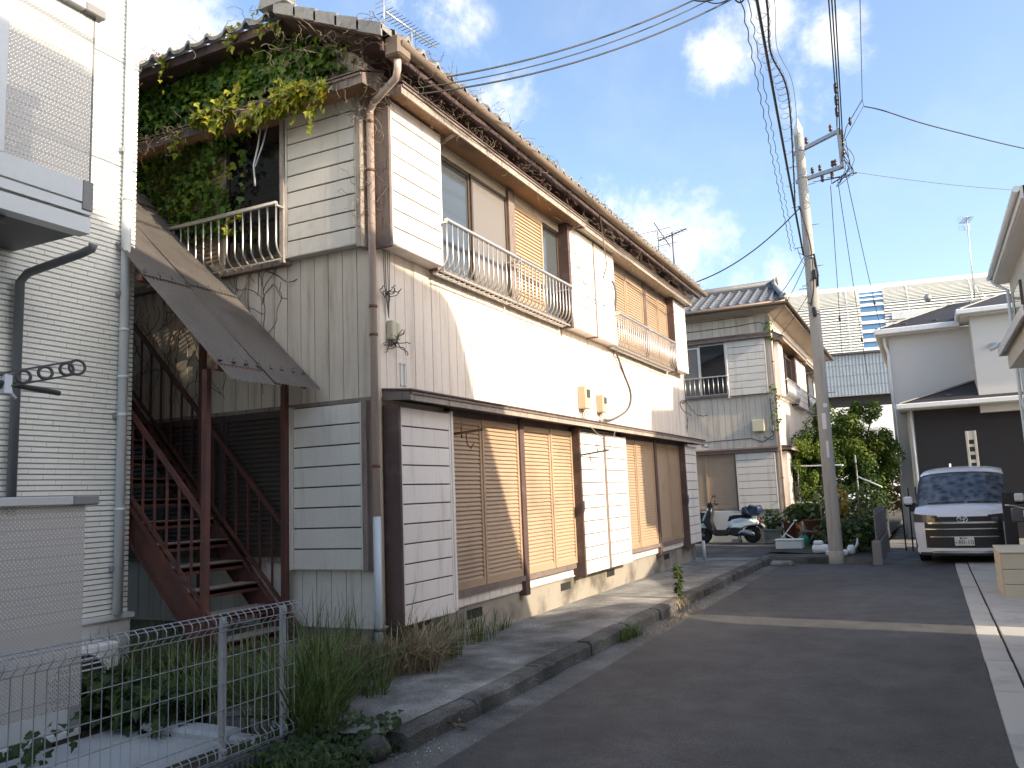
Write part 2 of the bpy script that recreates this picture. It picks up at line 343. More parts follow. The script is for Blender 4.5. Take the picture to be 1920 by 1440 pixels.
def corrugated():
    m = pbr('corrugated_plastic', (.15, .135, .12), .42, .25, 2.0, 30, .06, stain=(.07, .06, .05), stain_amt=.7, stain_scale=1.6, spec=.5)
    nt = m.node_tree; N, L = nt.nodes, nt.links
    b = [n for n in N if n.type == 'BSDF_PRINCIPLED'][0]; out = [n for n in N if n.type == 'OUTPUT_MATERIAL'][0]
    tr = N.new('ShaderNodeBsdfTranslucent'); tr.inputs['Color'].default_value = (.30, .25, .2, 1)
    mx = N.new('ShaderNodeMixShader'); mx.inputs[0].default_value = .3
    L.new(b.outputs[0], mx.inputs[1]); L.new(tr.outputs[0], mx.inputs[2]); L.new(mx.outputs[0], out.inputs['Surface'])
corrugated()
def sunshade():
    m, nt, b, out = _new('sunshade_fabric'); N, L = nt.nodes, nt.links
    geo = N.new('ShaderNodeNewGeometry'); v = N.new('ShaderNodeTexVoronoi'); v.inputs['Scale'].default_value = 7.5; v.feature = 'SMOOTH_F1'
    n = N.new('ShaderNodeTexNoise'); n.inputs['Scale'].default_value = 11; n.inputs['Detail'].default_value = 4
    L.new(geo.outputs['Position'], v.inputs['Vector']); L.new(geo.outputs['Position'], n.inputs['Vector'])
    a = N.new('ShaderNodeMath'); a.operation = 'MULTIPLY'; L.new(v.outputs['Distance'], a.inputs[0]); L.new(n.outputs['Fac'], a.inputs[1])
    cr = N.new('ShaderNodeValToRGB'); e = cr.color_ramp.elements
    e[0].position = .08; e[0].color = (.10, .105, .13, 1); e[1].position = .34; e[1].color = (.52, .52, .56, 1)
    L.new(a.outputs[0], cr.inputs[0]); L.new(cr.outputs[0], b.inputs['Base Color']); b.inputs['Roughness'].default_value = .7
sunshade()

# ------------------------------------------------------------------ mesh helpers
class MB:
    """collects boxes, bars, tubes and sheets; .mesh() makes ONE mesh datablock"""
    def __init__(s): s.v = []; s.f = []; s.sm = []
    def add(s, vs, fs, smooth=False):
        o = len(s.v); s.v.extend([tuple(p) for p in vs]); s.f.extend([tuple(i + o for i in f) for f in fs]); s.sm.extend([smooth] * len(fs)); return s
    def box(s, x0, x1, y0, y1, z0, z1):
        x0, x1 = min(x0, x1), max(x0, x1); y0, y1 = min(y0, y1), max(y0, y1); z0, z1 = min(z0, z1), max(z0, z1)
        return s.add([(x0, y0, z0), (x1, y0, z0), (x1, y1, z0), (x0, y1, z0), (x0, y0, z1), (x1, y0, z1), (x1, y1, z1), (x0, y1, z1)],
                     [(0, 3, 2, 1), (4, 5, 6, 7), (0, 1, 5, 4), (1, 2, 6, 5), (2, 3, 7, 6), (3, 0, 4, 7)])
    def cbox(s, x0, x1, y0, y1, z0, z1, c=.01):
        """box with chamfered vertical-and-horizontal edges (12 edges)"""
        x0, x1 = min(x0, x1), max(x0, x1); y0, y1 = min(y0, y1), max(y0, y1); z0, z1 = min(z0, z1), max(z0, z1)
        c = min(c, (x1 - x0) * .4, (y1 - y0) * .4, (z1 - z0) * .4)
        vs = []; idx = {}
        for ix, X in enumerate((x0, x1)):
            for iy, Y in enumerate((y0, y1)):
                for iz, Z in enumerate((z0, z1)):
                    sx, sy, sz = (1, -1)[ix], (1, -1)[iy], (1, -1)[iz]
                    for k, p in enumerate(((X, Y + sy * c, Z + sz * c), (X + sx * c, Y, Z + sz * c), (X + sx * c, Y + sy * c, Z))):
                        idx[(ix, iy, iz, k)] = len(vs); vs.append(p)
        fs = []
        g = lambda a, b, c_, k: idx[(a, b, c_, k)]
        for ix in (0, 1): fs.append([g(ix, 0, 0, 0), g(ix, 1, 0, 0), g(ix, 1, 1, 0), g(ix, 0, 1, 0)])
        for iy in (0, 1): fs.append([g(0, iy, 0, 1), g(1, iy, 0, 1), g(1, iy, 1, 1), g(0, iy, 1, 1)])
        for iz in (0, 1): fs.append([g(0, 0, iz, 2), g(1, 0, iz, 2), g(1, 1, iz, 2), g(0, 1, iz, 2)])
        for iy in (0, 1):
            for iz in (0, 1): fs.append([g(0, iy, iz, 1), g(1, iy, iz, 1), g(1, iy, iz, 2), g(0, iy, iz, 2)])
        for ix in (0, 1):
            for iz in (0, 1): fs.append([g(ix, 0, iz, 0), g(ix, 1, iz, 0), g(ix, 1, iz, 2), g(ix, 0, iz, 2)])
        for ix in (0, 1):
            for iy in (0, 1): fs.append([g(ix, iy, 0, 0), g(ix, iy, 1, 0), g(ix, iy, 1, 1), g(ix, iy, 0, 1)])
        for ix in (0, 1):
            for iy in (0, 1):
                for iz in (0, 1): fs.append([g(ix, iy, iz, 0), g(ix, iy, iz, 1), g(ix, iy, iz, 2)])
        cen = Vector(((x0 + x1) / 2, (y0 + y1) / 2, (z0 + z1) / 2)); out = []
        for f in fs:
            P = [Vector(vs[i]) for i in f]; nrm = (P[1] - P[0]).cross(P[2] - P[0])
            m_ = sum(P, Vector()) / len(P)
            out.append(tuple(f) if nrm.dot(m_ - cen) > 0 else tuple(reversed(f)))
        return s.add(vs, out)
    def quad(s, *p): return s.add(p, [tuple(range(len(p)))])
    def prism(s, poly, axis, a, b):
        """extrude a 2D polygon along an axis; poly gives the other two coordinates in xyz order"""
        def mk(t): 
            r = []
            for (u, w) in poly: r.append((t, u, w) if axis == 'x' else (u, t, w) if axis == 'y' else (u, w, t))
            return r
        n = len(poly); vs = mk(a) + mk(b)
        fs = [tuple(range(n)), tuple(range(2 * n - 1, n - 1, -1))] + [(i, i + n, (i + 1) % n + n, (i + 1) % n) for i in range(n)]
        return s.add(vs, fs)
    def bar(s, p, q, w, h=None, up=(0, 0, 1)):
        """square bar between two points"""
        h = w if h is None else h
        p, q = Vector(p), Vector(q); d = (q - p).normalized(); u = Vector(up)
        if abs(d.dot(u)) > .98: u = Vector((0, 1, 0))
        sd = d.cross(u).normalized(); u = sd.cross(d).normalized()
        vs = []
        for c in (p, q):
            for a, b in ((-1, -1), (1, -1), (1, 1), (-1, 1)): vs.append(c + sd * (a * w / 2) + u * (b * h / 2))
        return s.add(vs, [(0, 1, 2, 3), (7, 6, 5, 4), (0, 4, 5, 1), (1, 5, 6, 2), (2, 6, 7, 3), (3, 7, 4, 0)])
    def tube(s, path, r, n=6, cap=True, smooth=True):
        P = [Vector(p) for p in path]; rr = r if isinstance(r, (list, tuple)) else [r] * len(P)
        vs = []; fs = []; prev = None
        for i, p in enumerate(P):
            d = (P[min(i + 1, len(P) - 1)] - P[max(i - 1, 0)]).normalized()
            if prev is None:
                u = Vector((0, 0, 1)) if abs(d.z) < .9 else Vector((1, 0, 0)); a = d.cross(u).normalized()
            else: a = (prev - d * prev.dot(d)).normalized()
            prev = a; b = d.cross(a)
            for k in range(n):
                t = 2 * PI * k / n; vs.append(p + a * (rr[i] * math.cos(t)) + b * (rr[i] * math.sin(t)))
        for i in range(len(P) - 1):
            for k in range(n):
                k2 = (k + 1) % n; fs.append((i * n + k, i * n + k2, (i + 1) * n + k2, (i + 1) * n + k))
        s.add(vs, fs, smooth)
        if cap:
            o = len(s.v) - len(vs); s.f += [tuple(o + k for k in range(n - 1, -1, -1)), tuple(o + (len(P) - 1) * n + k for k in range(n))]; s.sm += [False, False]
        return s
    def lathe(s, prof, cx, cy, n=20, smooth=True, axis='z'):
        vs = []; fs = []
        for (r, z) in prof:
            for k in range(n):
                t = 2 * PI * k / n; a, b = r * math.cos(t), r * math.sin(t)
                vs.append((cx + a, cy + b, z) if axis == 'z' else (z, cx + a, cy + b) if axis == 'x' else (cx + b, z, cy + a))
        for i in range(len(prof) - 1):
            for k in range(n):
                k2 = (k + 1) % n; fs.append((i * n + k, i * n + k2, (i + 1) * n + k2, (i + 1) * n + k))
        fs += [tuple(range(n - 1, -1, -1)), tuple((len(prof) - 1) * n + k for k in range(n))]
        return s.add(vs, fs, smooth)
    def grid(s, rows, smooth=True, close=False):
        n = len(rows[0]); vs = [p for r in rows for p in r]; fs = []
        for i in range(len(rows) - 1):
            for k in range(n if close else n - 1):
                k2 = (k + 1) % n; fs.append((i * n + k, i * n + k2, (i + 1) * n + k2, (i + 1) * n + k))
        return s.add(vs, fs, smooth)
    def mesh(s, name, mat):
        me = bpy.data.meshes.new(name); me.from_pydata(s.v, [], s.f); me.materials.append(MATS[mat])
        me.polygons.foreach_set('use_smooth', s.sm); me.update(); return me
def mesh_np(name, V, F, mat, smooth=False):
    """V (n,3) array, F (m,k) array of one polygon size"""
    me = bpy.data.meshes.new(name); V = np.asarray(V, np.float32); F = np.asarray(F, np.int32)
    me.vertices.add(len(V)); me.vertices.foreach_set('co', V.ravel())
    k = F.shape[1]; me.loops.add(F.size); me.loops.foreach_set('vertex_index', F.ravel())
    me.polygons.add(len(F)); me.polygons.foreach_set('loop_start', np.arange(0, F.size, k, dtype=np.int32))
    me.polygons.foreach_set('loop_total', np.full(len(F), k, np.int32))
    me.polygons.foreach_set('use_smooth', np.full(len(F), smooth))
    me.update(calc_edges=True); me.materials.append(MATS[mat]); return me
WM = {}
I4 = Matrix.Identity(4)
def T(x, y, z): return Matrix.Translation((x, y, z))
def link(name, data, parent=None, world=I4, kind=None, label=None, cat=None, group=None):
    o = bpy.data.objects.new(name, data); COL.objects.link(o)
    if parent is not None:
        o.parent = parent; o.matrix_parent_inverse = WM[parent.name].inverted()
    o.matrix_basis = world; WM[o.name] = world.copy()
    if kind: o['kind'] = kind
    if label: o['label'] = label
    if cat: o['category'] = cat
    if group: o['group'] = group
    return o
def thing(name, label, cat, world=I4, group=None): return link(name, None, None, world, None, label, cat, group)
def put(name, mb, mat, parent=None, world=I4, **k): return link(name, mb.mesh(name, mat), parent, world, **k)
class Frame:
    """a wall: a runs along it, b outward, z up.  Geometry is written as local (a, -b, z)"""
    def __init__(s, ox, oy, deg): s.m = Matrix.Translation((ox, oy, 0)) @ Matrix.Rotation(R(deg), 4, 'Z')
    def at(s, a, b, z): return s.m @ Matrix.Translation((a, -b, z))
BOXCACHE = {}
def box_mesh(w, d, h, mat, name, ch=.0):
    """box: a 0..w, b 0..d outward, z 0..h"""
    key = (round(w, 4), round(d, 4), round(h, 4), mat, ch)
    if key not in BOXCACHE:
        m = MB(); (m.cbox(0, w, -d, 0, 0, h, ch) if ch else m.box(0, w, -d, 0, 0, h)); BOXCACHE[key] = m.mesh(name, mat)
    return BOXCACHE[key]
# ------------------------------------------------------------------ vegetation helpers
def unit(a): return a / np.maximum(np.linalg.norm(a, axis=-1, keepdims=True), 1e-9)
LEAF_L = np.array([(0, 0), (-.36, .06), (-.52, .42), (-.24, .5), (0, 1.0)], float)
LEAF_S = np.array([(0, 0), (-.22, .18), (-.30, .45), (-.2, .75), (0, 1.0)], float)
def leaf_mesh(name, P, N, Tn, size, mat, shape=LEAF_L, fold=.22):
    n = len(P); N = unit(N); S = unit(np.cross(N, Tn)); Tn = unit(np.cross(S, N))
    vs = []
    for sgn in (1, -1):
        for (sx, ty) in shape:
            vs.append(P + size[:, None] * (S * (sx * sgn) + Tn * ty + N * (abs(sx) * fold - .12 * ty * ty)))
    V = np.stack(vs, 1).reshape(-1, 3)
    b = np.arange(n)[:, None] * 10
    F = np.concatenate([b + np.arange(5)[None], b + np.array([9, 8, 7, 6, 5])[None]], 0)
    return mesh_np(name, V, F, mat)
def blade_mesh(name, P, h, lean, bend, w, mat):
    """curved grass blades: P (n,3) feet, h heights, lean (n,2) horizontal direction, bend 0..1"""
    n = len(P); d = np.concatenate([unit(lean), np.zeros((n, 1))], 1); side = np.stack([-d[:, 1], d[:, 0], np.zeros(n)], 1)
    rows = []
    for t, ww in ((0, .8), (.35, 1.0), (.7, .7), (1.0, .06)):
        ang = bend * t * 1.5
        up = h * (t - .38 * bend * t * t * 1.2); fw = h * bend * t * t * .85 + h * .08 * t
        c = P + d * fw[:, None] + np.array([0, 0, 1.0])[None] * up[:, None]
        rows.append(c - side * (w * ww)[:, None]); rows.append(c + side * (w * ww)[:, None])
    V = np.stack(rows, 1).reshape(-1, 3); b = np.arange(n)[:, None] * 8
    F = np.concatenate([b + np.array([2 * k, 2 * k + 1, 2 * k + 3, 2 * k + 2])[None] for k in range(3)], 0)
    return mesh_np(name, V, F, mat)
def twigs(name, lines, r, mat, n=4):
    m = MB()
    for l in lines: m.tube(l, r, n, cap=False)
    return m
def wander(p, d, steps, step, wob, pull=(0, 0, 0)):
    p = Vector(p); d = Vector(d).normalized(); out = [p.copy()]
    for _ in range(steps):
        d = (d + Vector((random.gauss(0, wob), random.gauss(0, wob), random.gauss(0, wob))) + Vector(pull)).normalized()
        p = p + d * step; out.append(p.copy())
    return out

# ------------------------------------------------------------------ ground
ZR = -.12
put('ground', MB().add([(-400, -400, -.30), (400, -400, -.30), (400, 500, -.30), (-400, 500, -.30)], [(0, 1, 2, 3)]), 'earth', kind='structure')
def wavy(x0, x1, y0, y1, z, nx, ny, amp=.006):
    rows = []
    for j in range(ny + 1):
        r = []
        for i in range(nx + 1):
            x = x0 + (x1 - x0) * i / nx; y = y0 + (y1 - y0) * j / ny
            r.append((x, y, z + amp * math.sin(x * 1.9 + y * .7) * math.cos(y * 1.3 - x * .4)))
        rows.append(r)
    return MB().grid(rows, True)
put('road', wavy(1.70, 4.86, -14, 11.95, ZR, 16, 90), 'asphalt', kind='structure')
# concrete gutter strip between kerb and asphalt, in cast lengths
g = link('gutter_strip', MB().box(1.22, 1.80, -14, 11.95, -.29, ZR - .012).mesh('gutter_strip', 'gutter_concrete'), kind='structure')
# pad in front of the apartment block
pad = MB(); edge = [(1.24, -1.68), (1.24, -1.3)] + [(1.24, y) for y in np.arange(-.9, 8.4, .4)] + [(1.27, 9.4), (1.30, 10.6), (1.34, 11.9)]
rows = []
for (ex, ey) in edge:
    rows.append([(x, ey + (.10 * math.sin(x * 5) if ey < -1.5 else 0), .012 * (1 - (x + 1) / 2.3) + .004 * math.sin(x * 4 + ey * 3)) for x in np.linspace(-1.0, ex, 9)])
pad.grid(rows, True)
pad.quad((-1.0, -1.72, -.29), (1.24, -1.72, -.29), (1.24, -1.68, 0), (-1.0, -1.68, 0))
put('pavement_pad', pad, 'worn_concrete', kind='structure')
kerb = link('kerb', None, kind='structure')
y = -1.62
KL = [.93, 1.18, 1.2, 1.22, 1.2, 1.18, 1.2, 1.2, 1.2, 1.2, 1.2, 1.2, .85]
for i, l in enumerate(KL):
    x1 = 1.37 + random.uniform(-.012, .012) + (max(0, y - 8.4) * .02); dz = random.uniform(-.012, .008)
    if i == 3: l2 = l - .1
    else: l2 = l - .012
    m = MB()
    n = 9; rws = []
    for k in range(n + 1):
        yy = y + l2 * k / n; j = random.uniform(-.012, .012); jz = random.uniform(-.012, .004)
        rws.append([(x1 - .16, yy, -.29), (x1 - .16, yy, .008 + dz), (x1 - .035, yy, .006 + dz + jz), (x1 + j * .6, yy, -.022 + dz + jz), (x1 + .012 + j, yy, -.29)])
    m.grid(rws, False); m.add(rws[0], [(0, 1, 2, 3, 4)]); m.add(rws[-1], [(4, 3, 2, 1, 0)])
    put('kerb_stone', m, 'kerb_concrete', kerb)
    y += l
# the lot further on where the scooter stands, edged with its own low kerb
put('lot_ground', wavy(-9, 3.46, 11.95, 17.6, -.004, 24, 14, .004), 'lot_asphalt', kind='structure')
put('lot_edge', MB().box(1.36, 3.5, 11.86, 11.97, -.29, -.012), 'kerb_concrete', kind='structure')
put('garden_ground', wavy(1.2, 3.5, 12.9, 30, .02, 8, 30, .03), 'earth', kind='structure')
put('yard_ground', wavy(-9, .62, -14, .02, -.13, 20, 30, .03), 'earth', kind='structure')
put('verge', wavy(.66, 1.30, -14, -1.5, -.15, 6, 40, .012), 'earth', kind='structure')
put('far_path', wavy(3.46, 7.0, 11.95, 34, ZR - .004, 8, 20, .004), 'path_concrete', kind='structure')
put('courtyard', wavy(5.62, 9.0, -14, 16.5, ZR + .004, 6, 40, .002), 'path_concrete', kind='structure')
# right-hand edge: narrow gutter covers, a joint, then wide paving slabs
rp = link('right_paving', None, kind='structure')
put('paving_bed', MB().box(4.86, 5.64, -14, 11.95, -.29, ZR - .012), 'soil', rp)
for i in range(43):
    y0 = -13.9 + i * .6
    o = link('gutter_cover', box_mesh(.205, .592, .03, 'paver', 'gutter_cover', .006), rp, T(4.865 + random.uniform(-.004, .004), y0 + .6, ZR - .022 + random.uniform(0, .005)) )
for i in range(20):
    y0 = -13.9 + i * 1.3
    link('paving_slab', box_mesh(.50, 1.292, .03, 'paver', 'paving_slab', .006), rp, T(5.092, y0 + 1.3, ZR - .02 + random.uniform(0, .004)))
put('drain_grate', MB().box(4.2, 4.55, 12.4, 12.9, ZR - .01, ZR + .003), 'steel_dark', kind='structure')

# ------------------------------------------------------------------ wall kit
def boards(F, par, a0, a1, z0, z1, pitch, b, mat, gap=.008, th=.012, top=None, name='siding_board'):
    n = max(1, round((a1 - a0) / pitch)); p = (a1 - a0) / n
    for i in range(n):
        a = a0 + i * p; zt = z1 if top is None else min(z1, top(a + p / 2))
        if zt - z0 < .04: continue
        link(name, box_mesh(p - gap, th, round(zt - z0, 3), mat, name), par, F.at(a + gap / 2, b, z0 + random.uniform(-.002, .002)) @ T(0, -random.uniform(0, .003), 0))
def shutter_box(F, par, a0, a1, z0, z1, b0, b1, n, mat, side='white_plank'):
    part = put('shutter_box', MB().box(a0 + .004, a1 - .004, -(b1 - .022), -b0, z0 + .004, z1 - .004), 'brown_paint', par, F.m)
    for e0, e1 in ((a0, a0 + .028), (a1 - .028, a1)): put('edge_trim', MB().box(e0, e1, -(b1 - .004), -(b0 + .002), z0, z1), side, part, F.m)
    put('bottom_trim', MB().box(a0 + .028, a1 - .028, -(b1 - .008), -(b0 + .002), z0, z0 + .0035), side, part, F.m)
    h = (z1 - z0) / n
    for i in range(n):
        link('plank', box_mesh(a1 - a0 - .064, .016, h - .013, mat, 'plank', .003), part, F.at(a0 + .032, b1 - .021 + random.uniform(-.001, .0015), z0 + i * h + .005))
    return part
def louvre(F, par, a0, a1, z0, z1, b, mat, pitch=.047, st=.045, rail=.07):
    fr = MB(); fr.box(a0, a0 + st, -(b + .034), -b, z0, z1); fr.box(a1 - st, a1, -(b + .034), -b, z0, z1)
    fr.box(a0 + st, a1 - st, -(b + .033), -b, z0, z0 + rail); fr.box(a0 + st, a1 - st, -(b + .033), -b, z1 - rail, z1)
    part = put('louvred_shutter', fr, mat, par, F.m)
    m = MB(); n = int((z1 - z0 - 2 * rail) / pitch); p = (z1 - z0 - 2 * rail) / n
    for i in range(n):
        z = z0 + rail + i * p
        m.prism([(-(b + .003), z), (-(b + .027), z), (-(b + .028), z + .008), (-(b + .008), z + p + .003), (-(b + .003), z + p + .003)], 'x', a0 + st, a1 - st)
    put('slats', m, mat, part, F.m, kind='stuff')
    return part
def window(F, par, a0, a1, z0, z1, b, glass, frame='bronze_frame', fw=.035):
    m = MB(); m.box(a0, a0 + fw, -(b + .03), -b, z0, z1); m.box(a1 - fw, a1, -(b + .03), -b, z0, z1)
    m.box(a0 + fw, a1 - fw, -(b + .028), -b, z0, z0 + fw); m.box(a0 + fw, a1 - fw, -(b + .028), -b, z1 - fw, z1)
    part = put('window', m, frame, par, F.m)
    put('pane', MB().box(a0 + fw, a1 - fw, -(b + .014), -(b + .008), z0 + fw, z1 - fw), glass, part, F.m)
    return part
BAL = {}
def railing(F, par, a0, a1, z0, z1, b, pitch=.115, inward=.17, mids=()):
    m = MB(); m.cbox(a0, a1, -(b + .022), -(b - .022), z1 - .02, z1 + .02, .008)
    m.box(a0, a1, -(b - inward + .012), -(b - inward - .012), z0 - .012, z0 + .012)
    m.box(a0, a1, -(b - .045), -(b - .06), z0 - .004, z0 + .008)
    for a in (a0, a1) + tuple(mids):
        m.box(a - .014, a + .014, -(b + .012), -.03, z1 - .04, z1 - .02)
    part = put('balustrade', m, 'aluminium', par, F.m)
    key = (round(z1 - z0, 3), inward)
    if key not in BAL:
        H = z1 - z0; k = MB(); pts = [(0, 0, H - .02), (0, 0, .17)]
        for t in range(1, 6):
            u = t / 5 * PI / 2; pts.append((0, (1 - math.cos(u)) * inward, .17 - math.sin(u) * .17))
        BAL[key] = k.tube(pts, .0095, 6).mesh('baluster', 'aluminium')
    n = round((a1 - a0) / pitch)
    for i in range(n + 1):
        link('baluster', BAL[key], part, F.at(a0 + .012 + (a1 - a0 - .024) * i / n, b, z0))
    return part
def post(F, par, a0, a1, b0, b1, z0, z1, mat='brown_paint', name='corner_post'):
    return put(name, MB().cbox(a0, a1, -b1, -b0, z0, z1, .006), mat, par, F.m)
def canopy(F, par, a0, a1, zw, b1, zf0, zf1, soffit='plywood', roof='brown_paint', fascia='pale_weathered_wood', zs=None, brk=()):
    """little pent roof: sloping sheet from the wall (zw) to the fascia at b1"""
    m = MB(); m.prism([(0, zw), (-(b1 + .025), zf1 + .012), (-(b1 + .025), zf1 + .028), (0, zw + .025)], 'x', a0 - .02, a1 + .02)
    c = put('canopy', m, roof, par, F.m)
    put('fascia', MB().box(a0, a1, -b1, -(b1 - .022), zf0, zf1), fascia, c, F.m)
    put('drip_strip', MB().box(a0, a1, -(b1 + .014), -(b1 + .001), zf1 - .018, zf1 + .006), 'weathered_wood', c, F.m)
    zs = zf0 + .028 if zs is None else zs
    put('soffit', MB().box(a0 + .003, a1 - .003, -(b1 - .023), -.03, zs, zs + .008), soffit, c, F.m)
    for a in (a0, a1): put('end_board', MB().prism([(-.001, zf0 + .02), (-(b1 - .001), zf0 + .002), (-(b1 - .001), zf1 + .004), (-.001, zw)], 'x', a - .011, a + .011), 'weathered_wood', c, F.m)
    return c
def pipe(path, r, mat, par, name='downpipe', joints=(), jmat='rust'):
    p = put(name, MB().tube(path, r, 10), mat, par)
    for z in joints:
        q = None
        for a, b in zip(path[:-1], path[1:]):
            if min(a[2], b[2]) <= z <= max(a[2], b[2]) and a[2] != b[2]:
                t = (z - a[2]) / (b[2] - a[2]); q = [a[i] + (b[i] - a[i]) * t for i in range(3)]
        if q: put('pipe_band', MB().tube([(q[0], q[1], q[2] - .014), (q[0], q[1], q[2] + .014)], r * 1.16, 10), jmat, p)
    return p
def tile_mesh(name, mat, W=.272, L=.30, slope=.49, th=.03):
    """pantile: hollow + roll across the width (local y), running up the slope towards -x"""
    prof = [(0, .012)] + [(W * .68 * t, .012 - .022 * math.sin(PI * t)) for t in (.25, .5, .75, 1.0)] + [(W * (.68 + .32 * t), .012 + .05 * math.sin(PI * t)) for t in (.17, .33, .5, .67, .83, 1.0)]
    rows = [[(0, yy, h - th - .01) for yy, h in prof], [(0, yy, h) for yy, h in prof], [(-L, yy, h + slope * L) for yy, h in prof]]
    return MB().grid(rows, False).mesh(name, mat)

# ------------------------------------------------------------------ the old apartment block
LEN = 11.35
apt = thing('apartment_building', 'old two storey cream clad apartment block with louvred shutters and vine covered end wall', 'building')
FF = Frame(0, 0, 90)      # street front: a = y, outward = +x
FL = Frame(0, 0, 0)       # end wall:     a = x, outward = -y
core = MB(); core.box(-4.6, -.012, .012, LEN, .30, 5.72); core.box(-4.6, -.85, .02, LEN, 5.72, 6.24)
core.prism([(-.86, 5.72), (-.03, 5.72), (-.03, 5.90), (-.86, 6.30)], 'y', .02, LEN)
put('wall', core, 'cream_siding', apt)
fb = MB(); fb.box(-4.6, .004, -.004, LEN + .01, -.2, .355)
fnd = put('foundation', fb, 'foundation_concrete', apt)
for yv in (1.75, 4.3, 6.1, 9.2): put('vent', MB().box(.001, .008, yv - .17, yv + .17, .20, .30), 'dark_void', fnd)
put('sill_flashing', MB().box(.0, .026, .05, LEN, .352, .368), 'white_paint', apt)
put('sill_flashing', MB().box(-4.6, -.02, -.024, -.0, .352, .368), 'grey_plank', apt)
boards(FF, apt, .0, LEN, 2.48, 4.02, .17, 0, 'cream_siding')
boards(FF, apt, .0, LEN, 5.40, 5.74, .34, 0, 'cream_siding')
boards(FF, apt, 1.30, 4.5, .368, .475, .145, .035, 'white_plank', name='skirting_board')
boards(FF, apt, 6.72, 10.3, .368, .475, .145, .035, 'white_plank', name='skirting_board')
post(FF, apt, -.012, .075, -.05, .016, .33, 5.75, 'grey_cream_siding', 'corner_trim')
# lower storey
post(FF, apt, .10, .135, .0, .19, .02, 2.40)
shutter_box(FF, apt, .137, 1.06, .36, 2.38, .012, .178, 11, 'white_plank')
post(FF, apt, 1.065, 1.11, .012, .185, .37, 2.40, 'white_plank', 'frame_strip')
post(FF, apt, 1.115, 1.235, .012, .10, .37, 2.40, 'bronze_frame', 'frame_strip')
sill = put('window_sill', MB().box(1.235, 4.5, -.1, -.0, .475, .535), 'weathered_wood', apt, FF.m)
put('window_sill', MB().box(6.72, 10.17, -.1, -.0, .475, .535), 'weathered_wood', apt, FF.m)
put('head_board', MB().box(1.235, 4.5, -.075, -.0, 2.37, 2.46), 'brown_paint', apt, FF.m)
put('head_board', MB().box(6.72, 10.17, -.075, -.0, 2.37, 2.46), 'brown_paint', apt, FF.m)
for a0, a1, b in ((1.24, 1.935, .03), (1.935, 2.865, .042), (2.985, 3.86, .03), (3.86, 4.60, .042)):
    louvre(FF, apt, a0, a1, .537, 2.372, b, 'beige_louvre')
post(FF, apt, 2.867, 2.983, .0, .105, .30, 2.44, 'brown_paint', 'window_post')
post(FF, apt, 4.60, 4.645, .0, .195, .34, 2.44)
shutter_box(FF, apt, 4.648, 5.615, .37, 2.38, .012, .178, 11, 'white_plank')
post(FF, apt, 5.617, 5.70, .012, .186, .37, 2.40, 'weathered_wood', 'frame_strip')
shutter_box(FF, apt, 5.702, 6.69, .37, 2.38, .012, .178, 11, 'white_plank')
for a0, a1, b in ((6.72, 7.5, .03), (7.5, 8.53, .042), (8.66, 9.56, .03), (9.56, 10.28, .042)):
    louvre(FF, apt, a0, a1, .537, 2.372, b, 'beige_louvre')
post(FF, apt, 8.535, 8.655, .0, .105, .30, 2.44, 'brown_paint', 'window_post')
post(FF, apt, 10.285, 10.335, .0, .195, .34, 2.44)
shutter_box(FF, apt, 10.34, 11.30, .40, 2.38, .012, .178, 11, 'white_plank')
for a, z in ((4.60, 1.30), (10.26, 1.28)):
    put('latch_plate', MB().prism([(a - .05, z - .09), (a + .01, z - .04), (a + .01, z + .09), (a - .05, z + .05)], 'y', -.225, -.197), 'steel_dark', apt, FF.m)
canopy(FF, apt, .10, 11.55, 2.535, .325, 2.425, 2.50, 'weathered_wood')
# upper storey
post(FF, apt, -.005, .035, .0, .215, 3.90, 5.42, 'weathered_wood')
shutter_box(FF, apt, .037, .985, 3.93, 5.40, .012, .205, 8, 'white_plank')
put('window_sill', MB().box(.99, 4.5, -.12, -.0, 3.90, 3.96), 'weathered_wood', apt, FF.m)
put('head_board', MB().box(.99, 4.5, -.07, -.0, 5.29, 5.44), 'pale_soffit', apt, FF.m)
window(FF, apt, .99, 1.875, 3.96, 5.29, .02, 'curtain_glass')
window(FF, apt, 1.875, 2.80, 3.96, 5.29, .045, 'screen_grey')
post(FF, apt, 2.80, 2.97, .0, .11, 3.92, 5.40, 'weathered_wood', 'window_post')
louvre(FF, apt, 2.97, 3.90, 3.96, 5.29, .045, 'beige_louvre')
window(FF, apt, 3.90, 4.50, 3.96, 5.29, .02, 'curtain_glass')
post(FF, apt, 4.50, 4.575, .0, .215, 3.86, 5.40)
shutter_box(FF, apt, 4.58, 5.53, 3.885, 5.40, .012, .205, 8, 'white_plank')
post(FF, apt, 5.532, 5.585, .012, .21, 3.87, 5.40, 'weathered_wood', 'frame_strip')
shutter_box(FF, apt, 5.588, 6.50, 3.885, 5.40, .012, .205, 8, 'white_plank')
put('window_sill', MB().box(6.51, 10.0, -.12, -.0, 3.88, 3.95), 'weathered_wood', apt, FF.m)
put('head_board', MB().box(6.51, 10.0, -.07, -.0, 5.29, 5.44), 'weathered_wood', apt, FF.m)
for a0, a1, b in ((6.51, 7.47, .03), (7.47, 8.46, .042), (8.62, 9.45, .03), (9.45, 10.08, .042)):
    louvre(FF, apt, a0, a1, 3.95, 5.29, b, 'beige_louvre')
post(FF, apt, 8.46, 8.62, .0, .09, 3.92, 5.40, 'brown_paint', 'window_post')
post(FF, apt, 10.085, 10.13, .0, .215, 3.86, 5.40)
shutter_box(FF, apt, 10.135, 11.06, 3.93, 5.40, .012, .205, 8, 'white_plank')
railing(FF, apt, .96, 2.72, 3.875, 4.43, .255)
railing(FF, apt, 2.76, 4.45, 3.875, 4.43, .255)
